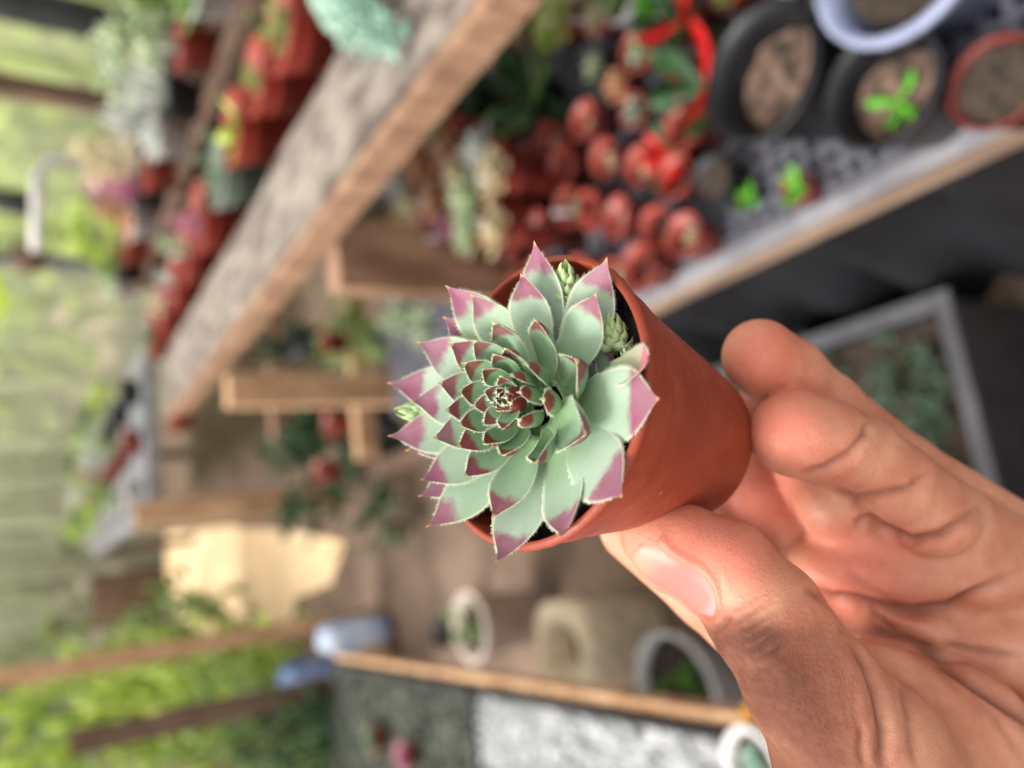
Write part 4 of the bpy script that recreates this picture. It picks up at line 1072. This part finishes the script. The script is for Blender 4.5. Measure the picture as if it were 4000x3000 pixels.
D = smin(D, middle, 2.0)
D = smin(D, pinky, .6)
D = smin(D, index, 3.5)
th = smin(thumb, thenar, 5.5)
D = smin(D, th, 1.6)
wrist = cap(c3(4250, 3050, 182), 27, c3(5400, 3900, 196), 25)
D = smin(D, wrist, 8)

def surface_nets(D):
    S = D < 0
    nx, ny, nz = D.shape
    cnt = np.zeros((nx-1, ny-1, nz-1), np.int16); acc = np.zeros((nx-1, ny-1, nz-1, 3), np.float32)
    s = np.zeros_like(cnt)
    for dx in (0, 1):
        for dy in (0, 1):
            for dz in (0, 1): s += S[dx:nx-1+dx, dy:ny-1+dy, dz:nz-1+dz]
    act = np.argwhere((s > 0) & (s < 8))
    i, j, k = act.T
    tot = np.zeros((len(act), 3)); n = np.zeros(len(act))
    cor = [(a, b, c) for a in (0, 1) for b in (0, 1) for c in (0, 1)]
    for a in cor:
        for ax in range(3):
            if a[ax]: continue
            b = list(a); b[ax] = 1
            da = D[i+a[0], j+a[1], k+a[2]]; db = D[i+b[0], j+b[1], k+b[2]]
            m = (da < 0) != (db < 0)
            f = np.where(m, da/np.where(m, da-db, 1), 0)
            p = np.tile(np.array(a, float), (len(act), 1)); p[:, ax] += f
            tot += p*m[:, None]; n += m
    V = act + tot/n[:, None]
    idx = -np.ones(D.shape, np.int64); idx[i, j, k] = np.arange(len(act))
    F = []
    for ax in range(3):
        o = [(0, 0, 0)]*4
        e1, e2 = [(1, 2), (2, 0), (0, 1)][ax]
        sl0 = [slice(1, -1)]*3; sl0[ax] = slice(0, -1)
        sl1 = list(sl0); sl1[ax] = slice(1, None)
        A, B_ = S[tuple(sl0)], S[tuple(sl1)]
        for flip, M in ((0, A & ~B_), (1, ~A & B_)):
            q = np.argwhere(M); q += np.array([0 if t == ax else 1 for t in range(3)])
            def cell(a, b):
                r = q.copy(); r[:, e1] -= a; r[:, e2] -= b; return idx[r[:, 0], r[:, 1], r[:, 2]]
            quad = np.stack([cell(1, 1), cell(0, 1), cell(0, 0), cell(1, 0)], 1)
            F.append(quad[:, ::-1] if flip else quad)
    F = np.concatenate(F); F = F[(F >= 0).all(1)]
    return G0 + V*GH, F
HV, HF = surface_nets(D)
# relax a little
def adjacency_smooth(V, F, it):
    for _ in range(it):
        acc = np.zeros_like(V); n = np.zeros(len(V))
        for a in range(4):
            b = (a+1) % 4
            np.add.at(acc, F[:, a], V[F[:, b]]); np.add.at(acc, F[:, b], V[F[:, a]])
            np.add.at(n, F[:, a], 1); np.add.at(n, F[:, b], 1)
        V = 0.5*V + 0.5*acc/np.maximum(n, 1)[:, None]
    return V
HV = adjacency_smooth(HV, HF, 2)
def vnormals(V, F):
    fn = np.cross(V[F[:, 2]]-V[F[:, 0]], V[F[:, 3]]-V[F[:, 1]])
    vn = np.zeros_like(V)
    for a in range(4): np.add.at(vn, F[:, a], fn)
    return vn/np.maximum(np.linalg.norm(vn, axis=1), 1e-9)[:, None]
# one Catmull-like split so that creases have enough vertices
def split(V, F):
    n = len(V)
    e = np.sort(np.concatenate([F[:, [a, (a+1) % 4]] for a in range(4)]), axis=1)
    ue, inv = np.unique(e, axis=0, return_inverse=True); inv = inv.ravel()
    em = (V[ue[:, 0]]+V[ue[:, 1]])/2; fm = V[F].mean(1)
    ei = inv.reshape(4, -1).T + n; fi = np.arange(len(F)) + n + len(ue)
    NF = np.concatenate([np.stack([F[:, a], ei[:, a], fi, ei[:, (a-1) % 4]], 1) for a in range(4)])
    return np.concatenate([V, em, fm]), NF
HV, HF = split(HV, HF); HV = adjacency_smooth(HV, HF, 2)
HN = vnormals(HV, HF)
if np.mean((HV-HV.mean(0))*HN) < 0: HF = HF[:, ::-1]; HN = -HN
ppx = 2000+FPX*HV[:, 0]/HV[:, 2]; ppy = 1500+FPX*HV[:, 1]/HV[:, 2]
front = np.clip(-(HN*HV).sum(1)/np.linalg.norm(HV, axis=1)*2.5+0.3, 0, 1)
def polydist(line):
    d = np.full(len(HV), 1e9); tt = np.zeros(len(HV)); L = len(line)-1
    for i, ((x0, y0), (x1, y1)) in enumerate(zip(line[:-1], line[1:])):
        dx, dy = x1-x0, y1-y0; h = np.clip(((ppx-x0)*dx+(ppy-y0)*dy)/(dx*dx+dy*dy), 0, 1)
        e = np.hypot(ppx-x0-h*dx, ppy-y0-h*dy); m = e < d
        d[m] = e[m]; tt[m] = (i+h[m])/L
    return d, tt
CREASES = [  # skin folds: line, half width (picture px), depth (mm), pigment
 ([(3130,1850),(3230,1830),(3320,1770),(3385,1690),(3390,1640)], 20, 1.1, .7),
 ([(3260,1900),(3330,1950),(3430,1935),(3560,1900),(3640,1830)], 20, 1.1, .7),
 ([(3330,2040),(3390,2030),(3450,2070),(3560,2118),(3680,2090),(3850,1960)], 24, 1.9, .95),
 ([(3140,2290),(3250,2340),(3340,2345),(3440,2370),(3560,2392),(3700,2380),(3830,2310),(4000,2215)], 26, 2.2, 1.0),
 ([(3270,2455),(3400,2465),(3540,2490),(3640,2540),(3780,2640),(4000,2790),(4200,2950)], 32, 2.6, 1.0),
 ([(3400,2385),(3460,2430),(3530,2485)], 20, .9, .6),
 ([(3680,2510),(3800,2535),(4000,2560)], 22, .9, .7),
 ([(3310,2490),(3390,2600),(3430,2720),(3450,2850),(3445,3000)], 22, 1.4, .8),
 ([(3520,2640),(3555,2800),(3580,3000)], 24, .8, .45),
 ([(3780,2700),(3900,2820),(4000,2960)], 24, .5, .3),
 ([(3620,2560),(3720,2680),(3850,2800)], 22, .35, .2),
 ([(3370,2830),(3360,2920),(3375,3000)], 14, .4, .4),
 ([(3300,2230),(3420,2300),(3510,2360)], 30, .5, .3),
 ([(2780,2470),(2830,2440),(2860,2400)], 14, .5, .6),
]
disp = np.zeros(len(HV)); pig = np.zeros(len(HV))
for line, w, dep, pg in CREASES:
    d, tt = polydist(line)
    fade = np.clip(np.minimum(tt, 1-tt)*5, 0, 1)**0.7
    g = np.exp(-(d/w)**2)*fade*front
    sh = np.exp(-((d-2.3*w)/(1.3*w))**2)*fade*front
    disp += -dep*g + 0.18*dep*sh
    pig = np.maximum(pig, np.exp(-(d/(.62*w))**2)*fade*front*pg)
# knuckle wrinkles over the thumb joint and fine lines along the thumb base
kd = np.zeros(len(HV))
for (x0, y0, x1, y1, bend, w, dep) in ((2850,2440,3030,2330,.10,11,.16), (2865,2480,3050,2370,.16,11,.22), (2890,2510,3050,2420,.26,12,.34), (2905,2550,3070,2450,.30,12,.38), (2930,2590,3100,2500,.22,11,.28), (2950,2640,3120,2550,.12,11,.18), (2830,2400,2990,2310,.05,11,.12)):
    mx, my = (x0+x1)/2+(y0-y1)*-bend, (y0+y1)/2+(x1-x0)*bend
    line = [((1-t)**2*x0+2*t*(1-t)*mx+t*t*x1, (1-t)**2*y0+2*t*(1-t)*my+t*t*y1) for t in np.linspace(0, 1, 7)]
    d, tt = polydist(line); g = np.exp(-(d/w)**2)*np.clip(np.minimum(tt, 1-tt)*3.5, 0, 1)*front*(HV[:, 2] < 160)
    disp -= 1.3*dep*g; kd = np.maximum(kd, g*dep/.38)
fine = np.clip((ppy-2520)/160, 0, 1)*np.clip((3640-ppx)/200, 0, 1)*front*(HV[:, 2] < 170)
wob = np.array([mnoise.noise((x*.004, y*.0035, 3.3)) for x, y in zip(ppx, ppy)])
lines = np.sin((ppx-0.20*(ppy-2600)+wob*60)*0.145)+0.6*np.sin((ppx-0.28*(ppy-2600)-wob*50)*0.088)
disp += fine*lines*0.032*np.clip(0.5+wob*1.6, 0, 1)
HV = HV + HN*disp[:, None]
# soft folds of skin round the thumb nail
TB, TT = c3(2850, 2262, 150).astype(float), c3(2520, 2075, 154).astype(float)
ax = (TT-TB); Ln = np.linalg.norm(ax); ax /= Ln
nrm = tnr.astype(float); nrm -= ax*(nrm@ax); nrm /= np.linalg.norm(nrm)
sd = np.cross(ax, nrm)
def nail_w(f):
    return 5.9*(1-0.10*np.abs(f-.45))*(1-0.50*np.clip((f-.80)/.20, 0, 1)**2.2)*(1-0.72*np.clip((.32-f)/.32, 0, 1)**2.2)
nq = HV-TB; nff = (nq@ax)/Ln; ngg = np.abs(nq@sd); nside = np.clip((HN@nrm)*2, 0, 1)*((nq@nrm) > 2)*(np.abs(HV[:, 2]-150) < 22)
dedge = ngg-nail_w(np.clip(nff, 0.02, 1))
fold = np.exp(-((dedge-0.7)/0.8)**2)*((nff > -0.02) & (nff < .84)) + np.exp(-((nff*Ln+1.0)/1.0)**2)*np.clip(1-ngg/4.0, 0, 1)
HV = HV + HN*(fold*nside*0.55)[:, None]
nailpink = np.exp(-(np.clip(dedge, -9, 9)/1.6)**2)*nside*((nff > -.2) & (nff < 1))
# pigment: darker skin over the back of the thumb, paler palm
xb = np.interp(ppy, [2300, 2400, 2500, 2700, 2850, 3000, 3300], [3010, 3130, 3220, 3340, 3410, 3450, 3500])
dark = np.clip((xb-ppx)/400+0.45, 0, 1)*np.clip((ppy+0.10*(ppx-2850)-2310)/190, 0, 1)
dark = dark*dark*(3-2*dark)*np.where(HV[:, 2] < 165, 1, 0)*np.interp(ppy, [2400, 2650, 3000], [1, 1, .88])
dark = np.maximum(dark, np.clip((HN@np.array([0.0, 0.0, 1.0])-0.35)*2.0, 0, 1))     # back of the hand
pink = np.zeros(len(HV))
for (x, y, rr) in ((2960,1400,170), (3050,1660,190), (2720,2090,150), (2640,2140,130), (2850,2180,170), (2900,1950,220), (3350,2230,200)):
    pink = np.maximum(pink, np.exp(-(((ppx-x)**2+(ppy-y)**2)/rr**2)))
pink = np.maximum(pink, nailpink*.9)
attr = np.stack([np.clip(dark, 0, 1), np.clip(pig, 0, 1), np.clip(pink, 0, 1)], 1)
attr2 = np.stack([np.clip(kd, 0, 1)]*3, 1)
def hand_world(V): return CAM + 0.001*(np.outer(V[:, 0], CX) - np.outer(V[:, 1], CY) + np.outer(V[:, 2], FW))

def skin():
    m, nt, b = new_mat('skin')
    at = N(nt, 'ShaderNodeAttribute', _attribute_name='skin')
    sx = nt.nodes.new('ShaderNodeSeparateColor'); nt.links.new(at.outputs['Color'], sx.inputs[0])
    tc = nt.nodes.new('ShaderNodeTexCoord')
    n1 = N(nt, 'ShaderNodeTexNoise', Scale=75.0, Detail=5.0, Roughness=0.55); nt.links.new(tc.outputs['Object'], n1.inputs['Vector'])
    n2 = N(nt, 'ShaderNodeTexNoise', Scale=520.0, Detail=4.0, Roughness=0.7); nt.links.new(tc.outputs['Object'], n2.inputs['Vector'])
    c = mix(nt, maprange(nt, n1.outputs[0], 0.32, 0.68), srgb(204, 150, 124), srgb(182, 118, 94))
    c = mix(nt, math_(nt, 'MULTIPLY', sx.outputs[2], 0.7), c, srgb(210, 112, 96))
    c = mix(nt, maprange(nt, n2.outputs[0], 0.35, 0.75, 0, 0.22), c, srgb(176, 104, 84))
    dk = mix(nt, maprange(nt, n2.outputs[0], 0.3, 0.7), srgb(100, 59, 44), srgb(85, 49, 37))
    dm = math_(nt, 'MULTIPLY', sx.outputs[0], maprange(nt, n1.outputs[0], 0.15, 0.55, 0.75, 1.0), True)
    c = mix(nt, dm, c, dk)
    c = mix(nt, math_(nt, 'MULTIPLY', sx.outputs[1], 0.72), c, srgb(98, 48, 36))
    at2 = N(nt, 'ShaderNodeAttribute', _attribute_name='knuckle')
    c = mix(nt, math_(nt, 'MULTIPLY', at2.outputs['Fac'], 0.5), c, srgb(66, 40, 34))
    nt.links.new(c, b.inputs['Base Color'])
    nt.links.new(maprange(nt, dm, 0.0, 1.0, 0.46, 0.68), b.inputs['Roughness']); nt.links.new(maprange(nt, dm, 0.0, 1.0, 0.35, 0.16), b.inputs['Specular IOR Level'])
    b.inputs['Subsurface Weight'].default_value = 0.2
    b.inputs['Subsurface Radius'].default_value = (1.0, 0.42, 0.25)
    b.inputs['Subsurface Scale'].default_value = 0.0035
    mp = nt.nodes.new('ShaderNodeMapping'); mp.inputs['Scale'].default_value = (1, 1, 1)
    nt.links.new(tc.outputs['Object'], mp.inputs[0])
    vo = N(nt, 'ShaderNodeTexVoronoi', Scale=900.0, _feature='DISTANCE_TO_EDGE'); nt.links.new(mp.outputs[0], vo.inputs['Vector'])
    b1 = N(nt, 'ShaderNodeBump', Strength=0.28, Distance=0.0004); nt.links.new(vo.outputs['Distance'], b1.inputs['Height'])
    b2 = N(nt, 'ShaderNodeBump', Strength=0.28, Distance=0.0008); nt.links.new(n2.outputs[0], b2.inputs['Height'])
    nt.links.new(b1.outputs[0], b2.inputs['Normal']); nt.links.new(b2.outputs[0], b.inputs['Normal'])
    return m
hw = hand_world(HV)
hand_base = hand_world(c3(4250, 3050, 182)[None, :])[0]
hand = put('hand', hw, HF, skin(), None, True, origin=hand_base, attr={'skin': attr, 'knuckle': attr2})
tag(hand, 'bare hand gripping the small potted houseleek between thumb and fingers', 'hand')
# thumb nail: a thin curved plate over the back of the thumb tip
from mathutils.bvhtree import BVHTree
bvh = BVHTree.FromPolygons(HV.tolist(), HF.tolist())
def nail_pt(f, g):                      # f along (0 cuticle, 1 free edge), g across -1..1
    w = float(nail_w(f))
    ang = g*0.98
    c = TB + ax*(f*Ln) - nrm*(9.3)
    q = c + nrm*(9.3+9.0*(math.cos(ang)-1)*0.62) + sd*(w*math.sin(ang)/math.sin(.98))
    return q
nv, nf, NA = [], [], []
nf_, ng = 18, 15
for i in range(nf_):
    for j in range(ng):
        f, g = i/(nf_-1), -1+2*j/(ng-1)
        q = nail_pt(f, g)
        hit = bvh.ray_cast(Vector((q+nrm*14).tolist()), Vector((-nrm).tolist()), 40)
        if hit[0] is not None:
            hq = np.array(hit[0]); off = 0.34*(1-abs(g)**3)-0.22*abs(g)**4+0.5*max(0, f-.8)-0.5*max(0, .10-f)/.10
            qq = hq + nrm*off
            q = qq
        nv.append(q); NA.append((f, abs(g), 0, 1))
nv = np.array(nv)
for _ in range(3):                      # even the plate out
    g3_ = nv.reshape(nf_, ng, 3); g4 = g3_.copy()
    g4[1:-1, 1:-1] = (g3_[:-2, 1:-1]+g3_[2:, 1:-1]+g3_[1:-1, :-2]+g3_[1:-1, 2:])/4
    nv = (0.4*g3_+0.6*g4).reshape(-1, 3)
low = nv - nrm*0.5
for i in range(nf_-1):
    for j in range(ng-1): nf.append((i*ng+j, i*ng+j+1, (i+1)*ng+j+1, (i+1)*ng+j))
K = nf_*ng
nf += [tuple(K+x for x in f[::-1]) for f in nf]
rim_i = [i*ng for i in range(nf_)] + [(nf_-1)*ng+j for j in range(1, ng)] + [i*ng+ng-1 for i in range(nf_-2, -1, -1)] + [j for j in range(ng-2, 0, -1)]
nf += [(rim_i[k], rim_i[(k+1) % len(rim_i)], K+rim_i[(k+1) % len(rim_i)], K+rim_i[k]) for k in range(len(rim_i))]
nm, nt, b = new_mat('finger_nail')
at = N(nt, 'ShaderNodeAttribute', _attribute_name='nail')
sx = nt.nodes.new('ShaderNodeSeparateColor'); nt.links.new(at.outputs['Color'], sx.inputs[0])
c = mix(nt, maprange(nt, sx.outputs[0], 0.62, 0.92), srgb(164, 108, 100), srgb(178, 138, 118))
c = mix(nt, maprange(nt, sx.outputs[0], 0.16, 0.04), c, srgb(170, 130, 128))
nt.links.new(c, b.inputs['Base Color']); b.inputs['Roughness'].default_value = 0.42; b.inputs['Specular IOR Level'].default_value = 0.5
b.inputs['Subsurface Weight'].default_value = 0.2; b.inputs['Subsurface Scale'].default_value = 0.002
V = hand_world(np.concatenate([nv, low])) - hand_base
nail = put('thumb_nail', V + np.array(hand.location), nf, nm, hand, attr={'nail': NA+NA})
